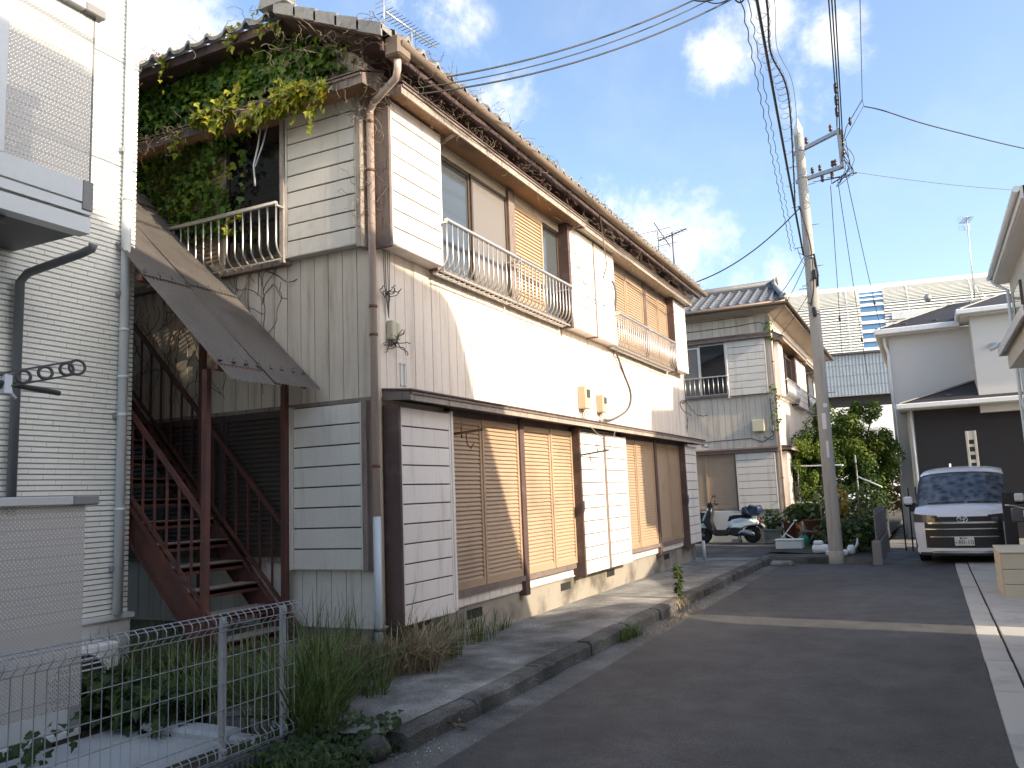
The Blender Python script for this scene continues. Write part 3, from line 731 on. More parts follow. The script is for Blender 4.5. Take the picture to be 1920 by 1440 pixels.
railing(FF, apt, 6.44, 8.16, 3.86, 4.42, .255)
railing(FF, apt, 8.20, 9.92, 3.86, 4.42, .255)
canopy(FF, apt, -.02, 4.80, 5.62, .385, 5.385, 5.475, 'plywood')
canopy(FF, apt, 4.83, 11.12, 5.60, .345, 5.395, 5.475, 'pale_soffit')
br = MB()
for a in (1.05, 4.62):
    br.bar((a, -.02, 5.28), (a, -.37, 5.40), .022, .03); br.bar((a, -.05, 5.12), (a, -.05, 5.30), .02)
put('canopy_bracket', br, 'pale_weathered_wood', apt, FF.m)
# end wall
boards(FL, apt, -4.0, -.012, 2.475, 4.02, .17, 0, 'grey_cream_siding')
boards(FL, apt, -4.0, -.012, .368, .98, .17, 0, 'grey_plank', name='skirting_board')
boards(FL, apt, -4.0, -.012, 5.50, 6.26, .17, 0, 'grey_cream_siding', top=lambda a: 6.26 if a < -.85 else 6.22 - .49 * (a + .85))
put('floor_band', MB().box(-4.0, -.0, -.032, -.0, 2.435, 2.475), 'weathered_wood', apt)
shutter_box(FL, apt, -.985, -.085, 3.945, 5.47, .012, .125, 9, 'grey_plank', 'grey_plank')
post(FL, apt, -.083, -.018, .01, .155, 3.90, 5.46, 'pale_weathered_wood')
post(FL, apt, -1.045, -.987, .0, .14, 3.90, 5.47, 'pale_weathered_wood', 'window_post')
window(FL, apt, -1.86, -1.045, 4.0, 5.46, .02, 'dark_glass')
post(FL, apt, -1.90, -1.86, .0, .06, 3.98, 5.46, 'pale_weathered_wood', 'window_post')
louvre(FL, apt, -2.75, -1.90, 3.98, 5.46, .02, 'beige_louvre')
louvre(FL, apt, -3.6, -2.75, 3.98, 5.46, .035, 'beige_louvre')
put('window_sill', MB().box(-3.6, -1.045, -.1, -.0, 3.90, 3.975), 'weathered_wood', apt)
railing(FL, apt, -2.9, -1.0, 3.93, 4.50, .22)
canopy(FL, apt, -4.0, .16, 5.66, .36, 5.40, 5.50, 'plywood', fascia='weathered_wood')
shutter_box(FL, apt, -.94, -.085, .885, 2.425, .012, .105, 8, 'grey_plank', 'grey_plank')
post(FL, apt, -.083, -.03, .01, .125, .875, 2.44, 'weathered_wood')
post(FL, apt, -1.0, -.945, .0, .115, .875, 2.44, 'grey_plank', 'window_post')
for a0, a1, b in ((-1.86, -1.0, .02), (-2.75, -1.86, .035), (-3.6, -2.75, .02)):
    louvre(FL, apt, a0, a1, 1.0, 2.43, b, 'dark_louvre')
put('window_sill', MB().box(-3.6, -1.0, -.07, -.0, .955, .999), 'weathered_wood', apt)
put('loose_strip', MB().tube([(-1.23, -.20, 5.36), (-1.25, -.22, 5.15), (-1.29, -.24, 4.95), (-1.26, -.25, 4.72)], .012, 4).tube([(-1.14, -.20, 5.36), (-1.19, -.22, 5.15), (-1.27, -.24, 4.93)], .010, 4), 'white_paint', apt)
# roof
XE, ZE, XRG, ZRG = .45, 5.80, -.83, 6.43
rf = MB(); rf.quad((XE, -.40, ZE), (XE, LEN + .35, ZE), (XRG, LEN + .35, ZRG), (XRG, -.40, ZRG)); rf.quad((XRG, -.4, ZRG), (XRG, LEN + .35, ZRG), (-4.9, LEN + .35, 4.9), (-4.9, 3, 4.9), (XRG, 3, ZRG - .01))
rf.quad((-5.0, -.36, 6.36), (XRG, -.36, 6.36), (XRG, 1.55, 6.97), (-5.0, 1.55, 6.97)); rf.quad((-5.0, 1.55, 6.97), (XRG, 1.55, 6.97), (XRG, 3.6, 6.2), (-5.0, 3.6, 6.2)); rf.quad((XRG, -.36, 6.36), (XRG, 1.55, 6.97), (XRG, 3.6, 6.2))
roof = put('roof', rf, 'grey_tile', apt)
tm = tile_mesh('roof_tile', 'pale_tile')
for i in range(43): link('roof_tile', tm, roof, T(XE + .06, -.30 + i * .272, ZE + .045))
for i in range(15): link('roof_tile', tm, roof, T(-.92 - i * .272, -.42, 6.39) @ Matrix.Rotation(-PI / 2, 4, 'Z') @ T(0, -.272, 0))
for i in range(5):
    t = i / 5; x = XE + .02 - t * 1.26; z = ZE + t * .62
    put('verge_tile', MB().prism([(x - .275, z + .135), (x, z), (x, z + .06), (x - .275, z + .175)], 'y', -.47, -.19).prism([(x - .275, z + .055), (x, z - .07), (x, z + .045), (x - .275, z + .16)], 'y', -.475, -.45), 'pale_tile', roof)
put('ridge_cap', MB().tube([(XRG, -.40, ZRG + .06), (XRG, LEN + .3, ZRG + .06)], .085, 10), 'pale_tile', roof)
orn = MB(); oc = (-.83, -.47, 6.64)
orn.tube([(oc[0] + .105 * math.cos(t), oc[1], oc[2] + .105 * math.sin(t)) for t in np.linspace(0, 2 * PI, 17)], .03, 8, cap=False)
orn.lathe([(.001, -.50), (.085, -.50), (.1, -.46), (.1, -.36), (.001, -.36)], oc[2], oc[0], 16, axis='y')
for sx in (-1, 1): orn.lathe([(.001, -.51), (.055, -.5), (.06, -.38), (.001, -.37)], oc[2] - .09, oc[0] + sx * .155, 12, axis='y')
ob = MB().prism([(-1.01, 6.44), (-.65, 6.44), (-.70, 6.62), (-.96, 6.62)], 'y', -.48, -.3)
put('ornament_base', ob, 'pale_tile', roof)
put('ridge_ornament', orn, 'pale_tile', roof)
bb = MB(); bb.bar((.40, -.37, 5.765), (-.83, -.37, 6.375), .03, .13, (0, 1, 0)); bb.box(-4.9, -.83, -.345, -.315, 6.27, 6.37)
put('barge_board', bb, 'brown_paint', apt)
sf = MB(); sf.quad((.42, -.38, 5.755), (.42, LEN + .3, 5.755), (-.0, LEN + .3, 5.79), (-.0, -.38, 5.79)); sf.quad((-4.9, -.32, 6.28), (-.83, -.32, 6.34), (-.83, .0, 6.36), (-4.9, .0, 6.28)); sf.quad((.40, -.36, 5.74), (.40, .0, 5.74), (-.83, .0, 6.34), (-.83, -.36, 6.34))
put('eave_soffit', sf, 'brown_paint', apt)
put('eave_fascia', MB().box(.38, .405, -.36, LEN + .3, 5.66, 5.76), 'brown_paint', apt)
gt = [(XE + .085 + .062 * math.cos(t), 0, 5.735 + .062 * math.sin(t)) for t in np.linspace(-PI, 0, 9)]
gm = MB().grid([[(p[0], -.30, p[2]) for p in gt], [(p[0], LEN + .32, p[2]) for p in gt]], True)
gm.add([(p[0], -.30, p[2]) for p in gt], [tuple(range(9))])
gut = put('gutter', gm, 'gutter_plastic', apt)
put('rain_hopper', MB().cbox(.40, .57, -.33, -.12, 5.60, 5.80, .02), 'gutter_plastic', gut)
pipe([(.49, -.24, 5.60), (.49, -.24, 5.50), (.44, -.2, 5.44), (.10, -.09, 5.33), (.045, -.075, 5.26), (.045, -.075, 1.36)], .036, 'pink_pipe', apt, joints=(5.15, 4.66, 3.32, 3.05, 1.82))
pipe([(.045, -.075, 1.36), (.045, -.075, .0)], .038, 'pale_blue_pipe', apt, joints=(.36,), jmat='steel_dark')
pipe([(.30, 11.46, 2.40), (.32, 11.75, 2.40)], .035, 'pale_blue_pipe', apt)
pipe([(.20, 11.30, .40), (.20, 11.33, .0)], .035, 'pale_blue_pipe', apt)

# meters, service boxes and loose cable on the street wall
def meter(y, z, w, h, d, lab, mat='meter_beige'):
    t = thing('electric_meter', lab, 'meter box', T(0, y, z))
    put('meter_case', MB().cbox(.014, .014 + d, y, y + w, z, z + h, .012), mat, t)
    put('meter_window', MB().cbox(.014 + d, .03 + d, y + w * .2, y + w * .8, z + h * .5, z + h * .85, .004), 'curtain_glass', t)
    m = MB()
    for k in range(3):
        yy = y + w * (.25 + .25 * k); m.tube([(.05, yy, z), (.05 + .02 * k, yy + .02, z - .08), (.03, yy + .01 - .02 * k, z - .17)], .007, 5)
    put('meter_lead', m, 'cable_grey', t)
meter(5.07, 2.74, .20, .34, .13, 'tall beige electric meter box above the canopy on the sunlit wall')
meter(5.83, 2.74, .17, .28, .12, 'smaller beige meter box right of the tall one above the canopy')
t = thing('junction_box', 'small yellowed junction box with tangled wires beside the pink drainpipe', 'junction box', T(0, .2, 3.1))
put('box_cover', MB().cbox(.014, .09, .17, .25, 3.04, 3.23, .01), 'pale_yellow_box', t)
put('box_cover', MB().cbox(.014, .085, .257, .32, 3.05, 3.22, .01), 'pale_yellow_box', t)
tw = []
for k in range(16): tw.append(wander((.05, .2 + random.uniform(-.05, .12), 3.02), (random.uniform(-.1, .5), random.uniform(-1, 1), random.uniform(-1, .4)), 9, .024, .6))
for k in range(4):
    yy = .10 + .035 * k; tw.append([(.04, yy, 5.2), (.05, yy + .01, 4.6), (.045, yy, 4.0), (.05, yy + random.uniform(-.02, .02), 3.6), (.05, .17, 3.25)])
for k in range(8): tw.append(wander((.05, .14, 3.5), (random.uniform(0, .4), random.uniform(-.6, 1), random.uniform(-1, .3)), 8, .03, .6))
put('loose_wiring', twigs('w', tw, .0045, 0), 'cable_grey', t)
t = thing('wall_handle', 'pair of small white clothes line brackets screwed to the lower wall near the drainpipe', 'bracket', T(0, .42, 2.7))
hb = MB()
for yy in (.40, .47): hb.box(.012, .03, yy - .008, yy + .008, 2.62, 2.84); hb.cbox(.012, .04, yy - .014, yy + .014, 2.61, 2.64); hb.cbox(.012, .04, yy - .014, yy + .014, 2.82, 2.85)
put('bracket_arm', hb, 'white_paint', t)
def hook(y, z, lab):
    t = thing('clothes_pole_hook', lab, 'hook bracket', T(.19, y, z))
    m = MB(); m.bar((.19, y, z), (.62, y + .02, z + .05), .018, .022); m.bar((.19, y, z - .22), (.19, y, z + .04), .02)
    m.tube([(.34, y, z + .02), (.35, y, z - .08), (.39, y, z - .12), (.43, y, z - .08)], .007, 5); m.tube([(.56, y + .02, z + .04), (.56, y + .02, z + .14)], .007, 5); m.tube([(.46, y + .01, z + .03), (.44, y, z + .15)], .006, 5)
    put('hook_arm', m, 'steel_dark', t)
hook(4.60, 2.03, 'rusty pole hook bracket on the brown post between lower windows')
t = thing('clothes_pole_hook', 'rusty pole hook bracket on the first brown post against the shaded shutters', 'hook bracket', T(.12, 1.2, 2.1))
m = MB(); m.bar((.12, 1.21, 2.17), (.46, 1.25, 2.2), .02, .024); m.tube([(.22, 1.21, 2.3), (.22, 1.21, 2.12)], .008, 5); m.tube([(.27, 1.22, 2.17), (.28, 1.22, 2.06), (.32, 1.22, 2.01), (.36, 1.23, 2.06)], .008, 5)
put('hook_arm', m, 'rust', t)
def cable(name, pts, r, mat, lab, sag=0, n=16, cat='cable', group=None, wob=0):
    P = [Vector(p) for p in pts]; out = []
    for a, b in zip(P[:-1], P[1:]):
        for i in range(n):
            t = i / n; q = a.lerp(b, t); q.z -= 4 * sag * t * (1 - t)
            if wob: q += Vector((random.gauss(0, wob), random.gauss(0, wob), random.gauss(0, wob)))
            out.append(q)
    out.append(P[-1])
    o = put(name, MB().tube(out, r, 5), mat); o['label'] = lab; o['category'] = cat
    if group: o['group'] = group
    return o
def smooth_path(pts, n=8):
    P = [Vector(p) for p in pts]; out = []
    for i in range(len(P) - 1):
        p0, p1, p2, p3 = P[max(i - 1, 0)], P[i], P[i + 1], P[min(i + 2, len(P) - 1)]
        for k in range(n):
            t = k / n; out.append(.5 * ((2 * p1) + (-p0 + p2) * t + (2 * p0 - 5 * p1 + 4 * p2 - p3) * t * t + (-p0 + 3 * p1 - 3 * p2 + p3) * t ** 3))
    out.append(P[-1]); return out
o = put('service_cable', MB().tube(smooth_path([(.22, 6.35, 4.95), (.24, 6.42, 4.7), (.10, 6.6, 4.0), (.03, 7.2, 3.55), (.03, 7.55, 3.2), (.04, 7.3, 2.9), (.05, 6.5, 2.68), (.05, 6.1, 2.64)]), .017, 6), 'cable_grey')
o['label'] = 'thick grey cable looping down the sunlit wall to the meter boxes'; o['category'] = 'cable'
o = put('hanging_wire', MB().tube(smooth_path([(.21, 4.7, 5.2), (.23, 4.85, 4.8), (.24, 5.2, 4.5), (.24, 5.7, 4.42), (.24, 6.2, 4.55)]), .006, 5), 'cable_grey')
o['label'] = 'thin wire sagging across the white panels between upper windows'; o['category'] = 'wire'
o = put('stray_stick', MB().tube([(.45, 5.2, 5.9), (.44, 5.35, 5.5), (.40, 5.6, 5.0), (.33, 5.6, 4.8)], .01, 5), 'twig_dry')
o['label'] = 'long dry vine stem hanging from the gutter over the white panels'; o['category'] = 'vine stem'
o = put('laundry_string', MB().tube([(.33, 4.7, 2.43), (.52, 5.0, 2.14), (.33, 5.75, 2.42)], .006, 5).tube([(.2, 4.66, 2.3), (.5, 4.9, 2.1)], .004, 5), 'pale_weathered_wood')
o['label'] = 'pale string tied in a V under the lower canopy by the pole hook'; o['category'] = 'string'
o = put('conduit_bundle', twigs('c', [wander((.04, 11.25, 3.4), (0, random.uniform(-.5, .6), -1), 10, .09, .3) for k in range(5)] + [[(.03, 11.2, 4.0), (.05, 11.22, 3.5), (.04, 11.26, 2.7)]], .008, 0), 'cable_grey')
o['label'] = 'small bundle of grey wires at the far end of the street wall'; o['category'] = 'wires'
# ------------------------------------------------------------------ outside stair with its plastic roof
st = thing('outdoor_staircase', 'rusty dark red steel staircase against the end wall under brown corrugated roofing', 'staircase', T(-1.1, -.55, 0))
YN, YF = -1.02, -.14
def zs(x): return .80 - 1.045 * (x + 1.34)      # upper edge of the stringers
for yy in (YN, YF):
    m = MB()
    xa, xb = -.72, -3.6
    m.prism([(xa, zs(xa)), (xb, zs(xb)), (xb, zs(xb) - .30), (xa - .02, -.12), (xa + .10, -.12)], 'y', yy - .006, yy + .006)
    for dz in (0, -.30):
        m.bar((xa, yy, zs(xa) + dz), (xb, yy, zs(xb) + dz), .055, .012, (0, 0, 1))
    put('stringer', m, 'rust_red_steel', st)
for i in range(13):
    z = .36 + i * .207; x = -1.34 - (z - .80) / 1.045 + .02
    tr = put('tread', MB().box(x - .235, x, YN + .008, YF - .008, z - .045, z - .012).box(x - .012, x + .0, YN + .008, YF - .008, z - .075, z), 'rust_red_steel', st)
    put('tread_board', MB().box(x - .235, x - .013, YN + .01, YF - .01, z - .011, z + .004), 'tread_top', tr)
for (px, yy) in ((-1.08, YN - .01), (-.98, YF), (-2.08, YF)):
    zt = 2.72 if px > -1.5 else 3.72
    put('stair_post', MB().cbox(px - .032, px + .032, yy - .03, yy + .03, -.13, zt, .006), 'rust_red_steel', st)
for (yy, top0) in ((YN - .012, .80), (YF, .78)):
    x0, x1 = (-1.10, -3.4) if yy < -.5 else (-1.0, -3.4)
    rl = put('handrail', MB().bar((x0, yy, zs(x0) + top0 + .08), (x1, yy, zs(x1) + top0 + .08), .036, .04), 'rust_red_steel', st)
    put('lower_rail', MB().bar((x0 + .2, yy, zs(x0 + .2) + .12), (x1, yy, zs(x1) + .12), .03, .026), 'rust_red_steel', rl)
    bm_ = MB().box(-.009, .009, -.009, .009, 0, top0 - .06).mesh('baluster', 'rust_red_steel')
    k = x0 - .14
    while k > x1:
        link('baluster', bm_, rl, T(k, yy, zs(k) + .13)); k -= .155
fr = MB()
def zc(x): return 2.56 - .972 * (x + .55)
for xx in (-.72, -1.66, -2.6):
    fr.bar((xx, -1.30, zc(xx) - .045), (xx, -.10, zc(xx) - .045), .05, .06)
for yy in (-1.05, -.16): fr.bar((-.70, yy, zc(-.7) - .09), (-3.4, yy, zc(-3.4) - .09), .04, .05)
put('roof_frame', fr, 'rust_red_steel', st)
def sheet(xa, xb, ya, yb, lift):
    n = int((yb - ya) / .0085); xs = np.linspace(xa, xb, 7); rows = []
    for x in xs:
        rows.append([(x, ya + (yb - ya) * i / n, zc(x) + lift + .0085 * math.sin(i * PI / 2.5) + .005 * math.sin(x * 5 + ya * 3)) for i in range(n + 1)])
    return MB().grid(rows, True)
for (xa, xb, lift) in ((-.55, -1.78, .0), (-1.62, -2.95, .022), (-2.8, -4.0, .044)):
    put('roofing_sheet', sheet(xa, xb, -1.27, -.66, lift), 'corrugated_plastic', st)
    put('roofing_sheet', sheet(xa, xb, -.74, -.12, lift + .016), 'corrugated_plastic', st)
sc_ = MB()
for xx in (-.72, -1.66):
    for i in range(8):
        yy = -1.22 + i * .15; sc_.lathe([(.02, zc(xx) + .012), (.02, zc(xx) + .028), (.007, zc(xx) + .034), (.007, zc(xx) + .055)], xx, yy, 6)
put('roofing_screw', sc_, 'steel_dark', st, kind='stuff')

# ------------------------------------------------------------------ creeper on the end wall
def ivy(name, n, sampler, mat, s0, s1, lab, cat='ivy', out=(0, -1, 0)):
    P, Nn = [], []
    while len(P) < n:
        q = sampler()
        if q is not None: P.append(q)
    P = np.array(P); k = len(P)
    N = np.array(out)[None] + rng.normal(0, .42, (k, 3)); N[:, 2] += .35
    Tn = np.array([0, -.25, -1.0])[None] + rng.normal(0, .45, (k, 3))
    sz = rng.uniform(s0, s1, k)
    return link(name, leaf_mesh(name, P, N, Tn, sz, mat), kind='stuff', label=lab, cat=cat)
from mathutils import noise as mnoise
def dens(x, z, sc, off): return mnoise.noise(Vector((x * sc + off, z * sc, off * .7)))
def gable():
    x = random.uniform(-4.2, -.15); z = random.uniform(5.50, 6.36)
    lim = 6.34 if x < -.85 else 6.34 - .49 * (x + .85)
    cover = 1.0 if x < -1.0 else max(0, (-.15 - x) / .9)
    if x > -.9 and z < 5.75 and random.random() < .6: return None
    if z > lim - .08 and random.random() < .6: return None
    if random.random() > cover: return None
    if dens(x, z, 2.2, 3.1) < -.42 + random.uniform(-.15, .1): return None
    b = .03 + random.random() ** 2 * .17 * (1 if z < 6.1 else .6)
    return (x, -b, z)
ivy('ivy', 5200, gable, 'ivy_green', .055, .115, 'dense green ivy covering the gable of the end wall')
def shutter_ivy():
    x = random.uniform(-3.9, -1.45); z = random.uniform(4.35, 5.48)
    d = dens(x, z, 2.4, 9.2)
    lim = (-1.62 - x) * 1.5
    if d < .30 - lim + random.uniform(-.25, .15) - (.25 if z > 5.1 else 0): return None
    if x > -1.8 and random.random() < .55: return None
    return (x, -.06 - random.random() * .12, z)
ivy('ivy', 1900, shutter_ivy, 'ivy_green', .045, .10, 'sparser green ivy creeping over the louvred shutter by the stair roof')
def rim():
    x = -.22 - random.random() ** .9 * 1.75
    w = .07 + .10 * max(0, math.sin((x + 2.6) * 1.5))
    z = 5.50 + random.gauss(0, w * .7) - .04
    if z < 5.25 or z > 5.75: return None
    if dens(x, z, 3.1, 5.5) < -.2: return None
    return (x, -.36 - random.random() * .10, z)
ivy('ivy', 620, rim, 'ivy_yellow', .05, .115, 'bright yellow green ivy fringe lit along the edge of the end wall canopy')
def tips():
    k = random.choice([(-1.72, 5.0, .25, 14), (-.62, 5.36, .1, 10), (-.30, 5.42, .08, 8), (-2.45, 6.30, .06, 8), (-1.45, 6.34, .08, 10), (-1.0, 6.36, .2, 18), (-1.65, 4.42, .2, 14), (-.42, 5.3, .06, 6), (-2.2, 5.42, .12, 10)])
    return (k[0] + random.gauss(0, k[2] * .5), -.34 - random.random() * .1 if k[1] > 5.1 else -.14 - random.random() * .1, k[1] + random.gauss(0, .09))
ivy('ivy', 190, tips, 'ivy_yellow', .045, .09, 'small yellowish ivy sprays hanging from the eave and canopy of the end wall')
# bare, dried stems: along the eave and gutter, round the corner, over the canopy edge
tw = []
for i in range(760):
    y0 = random.random() ** 1.25 * 11.3; k = random.random()
    if k < .45: p = (.50 + random.uniform(-.05, .05), y0, 5.78 + random.uniform(-.03, .05))
    elif k < .8: p = (.405 + random.uniform(-.04, .02), y0, 5.56 + random.uniform(-.08, .12))
    else: p = (.37 + random.uniform(-.08, .03), y0, 5.49 + random.uniform(-.02, .04))
    tw.append(wander(p, (random.uniform(-.3, .3), random.choice((-1, 1)), random.uniform(-.8, .25)), random.randint(7, 18), .022, .55, (0, 0, -.06)))
o = put('dry_vines', twigs('t', tw, .0023, 0, 3), 'twig_dry', kind='stuff'); o['label'] = 'mat of dead brown vine stems along the street eave and canopy'; o['category'] = 'dead vines'
tw = []
for i in range(210):
    k = random.random()
    if k < .35: p = (random.uniform(-.15, .2), -.14 + random.uniform(-.08, .05), random.uniform(5.2, 5.75))
    elif k < .55: p = (.04 + random.uniform(-.06, .06), -.11, random.uniform(4.1, 5.4))
    elif k < .8: p = (random.uniform(-.9, .35), -.40, 5.75 + random.uniform(.0, .3) - .45 * 0)
    else: p = (random.uniform(-3.8, -.9), -.42, 6.42)
    tw.append(wander(p, (random.uniform(-1, 1), random.uniform(-.4, .1), random.uniform(-1, .3)), random.randint(8, 20), .026, .55, (0, 0, -.08)))
for i in range(150):
    p = (-.1 - random.random() * 2.6, -.37, 5.5); tw.append(wander(p, (random.choice((-1, 1)), random.uniform(-.2, .05), random.uniform(-.9, .1)), random.randint(8, 18), .025, .5, (0, 0, -.06)))
o = put('dry_vines', twigs('t', tw, .0027, 0, 3), 'twig_dry', kind='stuff'); o['label'] = 'dead grey vine stems tangled round the roof corner and pink drainpipe'; o['category'] = 'dead vines'
tw = []
for i in range(110):
    p = (random.uniform(-3.9, -1.3), -.02, random.uniform(2.5, 3.9)); tw.append(wander(p, (random.uniform(-.7, .7), 0, 1), random.randint(8, 16), .06, .3, (0, .03, .06)))
for l in tw:
    for q in l: q.y = min(q.y, -.018); q.y = max(q.y, -.05)
o = put('creeper_stems', twigs('t', tw, .004, 0, 3), 'twig_dry', kind='stuff'); o['label'] = 'thin leafless creeper stems on the end wall behind the staircase'; o['category'] = 'creeper'
tw = [wander((-1.45, -.03, 3.95), (1, 0, -.6), 10, .05, .15), wander((-1.0, -.05, 3.72), (1, 0, .1), 3, .05, .3)]
o = put('loose_wire', twigs('t', tw, .006, 0, 4), 'cable_grey'); o['label'] = 'short loose wire stub sticking out of the end wall boards'; o['category'] = 'wire'

# ------------------------------------------------------------------ white tile-clad house at the left
wh = thing('white_house', 'white modern house clad in thin white brick tiles at the left edge', 'house', T(-2, -4, 0))
put('wall', MB().box(-9, -2.022, -12, -1.075, .60, 9.0), 'white_joint', wh)
put('foundation', MB().box(-9, -1.985, -12, -1.04, -.3, .56), 'base_mortar', wh)
put('base_trim', MB().box(-9, -1.955, -12, -1.02, .56, .60), 'white_paint', wh)
# tile courses on the street side (staggered, faces slightly uneven)
H = .0455; TL = .24
V = []; F = []
def brick(x0, y0, y1, z0, z1, d):
    o = len(V); c = .004
    V.extend([(x0, y0, z0), (x0, y1, z0), (x0, y1, z1), (x0, y0, z1), (x0 + d, y0 + c * .3, z0 + c), (x0 + d, y1 - c * .3, z0 + c), (x0 + d, y1 - c * .3, z1 - c * .5), (x0 + d, y0 + c * .3, z1 - c * .5)])
    F.extend([(o + 4, o + 5, o + 6, o + 7), (o, o + 1, o + 5, o + 4), (o + 1, o + 2, o + 6, o + 5), (o + 2, o + 3, o + 7, o + 6), (o + 3, o, o + 4, o + 7)])
rr = int((8.6 - .605) / H); rowoff = 0
for r in range(rr):
    z = .605 + r * H; rowoff = (rowoff + random.choice((.06, .11, .13))) % TL
    y = -5.6 - rowoff
    while y < -1.06:
        y1 = min(y + TL, -1.06)
        if y1 > -5.6 and y1 - y > .02: brick(-2.024, y, y1 - .0012, z, z + H - .007, .018 + random.uniform(0, .0035))
        y += TL
put_np = link('tile_courses', mesh_np('tile_courses', V, F, 'white_tile_cladding'), wh, kind='stuff')
V = []; F = []
for r in range(rr):       # end-wall return of the same cladding
    z = .605 + r * H; xx = -2.004
    o = len(V)
    V.extend([(-2.9, -1.077, z), (xx, -1.077, z), (xx, -1.077, z + H - .007), (-2.9, -1.077, z + H - .007), (-2.9, -1.057, z + .003), (xx, -1.057, z + .003), (xx, -1.057, z + H - .010), (-2.9, -1.057, z + H - .010)])
    F.extend([(o + 7, o + 6, o + 5, o + 4), (o + 1, o, o + 4, o + 5), (o + 2, o + 1, o + 5, o + 6), (o + 3, o + 2, o + 6, o + 7), (o, o + 3, o + 7, o + 4)])
link('tile_courses', mesh_np('tile_courses', V, F, 'white_tile_cladding'), wh, kind='stuff')
pipe([(-1.95, -1.20, 8.4), (-1.95, -1.20, .60)], .042, 'white_pvc', wh, joints=(4.42, 3.16, 2.72, 2.37, 1.52), jmat='white_pvc')
for z in (2.37, 4.9, 1.0, 3.5): put('pipe_clip', MB().box(-2.0, -1.95, -1.262, -1.245, z - .02, z + .02), 'zinc', wh)
pipe([(-1.30, -2.02, 3.66), (-1.32, -2.02, 3.62), (-1.40, -2.06, 3.58), (-1.88, -2.18, 3.47), (-1.945, -2.2, 3.40), (-1.945, -2.2, 1.50)], .036, 'grey_pvc', wh, name='balcony_drainpipe')
# balcony: silver base board, perforated screens, cap rail
XB, YB = -1.10, -2.20
bal = put('balcony', MB().box(-2.02, XB - .02, -7, YB - .02, 3.70, 3.79).box(XB - .13, XB, -7, YB, 3.655, 3.78).box(XB - .06, XB + .012, -7, YB, 3.80, 3.875), 'balcony_silver', wh)
put('front_board', MB().cbox(XB - .025, XB + .02, -7, YB - .085, 3.885, 4.06, .004), 'balcony_silver', bal)
put('corner_cap', MB().cbox(XB - .05, XB + .024, YB - .084, YB + .004, 3.83, 4.065, .004), 'balcony_grey', bal)
put('balcony_underside', MB().box(-2.0, XB - .14, -7, YB - .03, 3.66, 3.70), 'steel_dark', bal)
put('joist', MB().box(-2.0, XB - .14, -2.9, -2.78, 3.60, 3.66), 'steel_dark', bal)
for y0, y1 in ((-2.905, YB), (-4.2, -2.985), (-5.6, -4.28)):
    put('perforated_screen', MB().box(XB - .014, XB - .012, y0, y1, 4.05, 5.46), 'perforated_sheet', bal)
    put('screen_trim', MB().box(XB - .018, XB - .006, y0, y1, 4.035, 4.06).box(XB - .018, XB - .006, y1 - .012, y1, 4.06, 5.46), 'balcony_grey', bal)
put('balcony_post', MB().cbox(XB - .03, XB + .02, -2.985, -2.905, 4.06, 5.46, .004), 'balcony_silver', bal)
put('balcony_post', MB().cbox(XB - .03, XB + .02, -4.28, -4.2, 4.06, 5.46, .004), 'balcony_silver', bal)
put('cap_rail', MB().cbox(XB - .05, XB + .045, -7, YB - .12, 5.46, 5.535, .008), 'balcony_silver', bal)
put('cap_end', MB().cbox(XB - .052, XB + .047, YB - .118, YB + .06, 5.457, 5.538, .01), 'balcony_grey', bal)
# screen on the ground
sc_t = thing('privacy_screen', 'grey perforated metal privacy screen standing on the ground by the white house', 'screen', T(-1.05, -3, -.1))
put('perforated_panel', MB().box(-1.062, -1.06, -4.6, -2.20, .13, 1.56), 'perforated_sheet', sc_t)
put('base_board', MB().box(-1.075, -1.052, -4.6, -2.30, -.02, .125), 'balcony_silver', sc_t)
put('end_cap', MB().cbox(-1.08, -1.048, -2.297, -2.195, -.02, .14, .004), 'balcony_grey', sc_t)
put('top_rail', MB().cbox(-1.12, -1.01, -4.6, -2.33, 1.56, 1.625, .008), 'balcony_silver', sc_t)
put('rail_end', MB().cbox(-1.122, -1.008, -2.328, -2.12, 1.557, 1.628, .01), 'balcony_grey', sc_t)
put('sill_rail', MB().cbox(-1.09, -1.04, -4.6, -2.2, -.07, -.022, .004), 'base_mortar', sc_t)
for yy in (-2.62, -3.6): put('screen_leg', MB().cbox(-1.10, -1.04, yy - .045, yy + .045, -.3, -.072, .005), 'base_mortar', sc_t)
# pole bracket and pole in front of the screen
t = thing('laundry_bracket', 'dark laundry pole arm with round holes at the left edge', 'laundry arm', T(-.8, -2.9, 2.4))
m = MB(); A = Vector((-1.05, -3.55, 2.23)); B = Vector((-.62, -2.62, 2.50)); d = (B - A).normalized(); L_ = (B - A).length; up = Vector((0, 0, 1)); up = (up - d * up.dot(d)).normalized(); sd = d.cross(up)
def ring(c, r, n=14): return [c + d * (r * math.cos(q)) + up * (r * math.sin(q)) for q in np.linspace(0, 2 * PI, n)]
nh = 8
for i in range(nh): m.tube(ring(A + d * (L_ * (i + .5) / nh), .042), .011, 5, cap=False)
m.bar(A + up * .046, B + up * .046, .014, .012); m.bar(A - up * .046, B - up * .046, .014, .012)
m.tube(ring(B, .05), .010, 5, cap=False)
put('arm', m, 'steel_dark', t)
t = thing('laundry_pole', 'long dark laundry pole resting on the holed arm', 'pole', T(-.75, -3, 2.36))
put('pole', MB().tube([(-.80, -4.4, 2.47), (-.80, -2.62, 2.335)], .019, 8), 'steel_dark', t)
put('pole_catch', MB().box(-.822, -.778, -3.02, -2.97, 2.30, 2.42).tube([(-.80, -2.98, 2.36), (-.80, -2.96, 2.30), (-.80, -2.93, 2.27)], .012, 5), 'white_pvc', t)
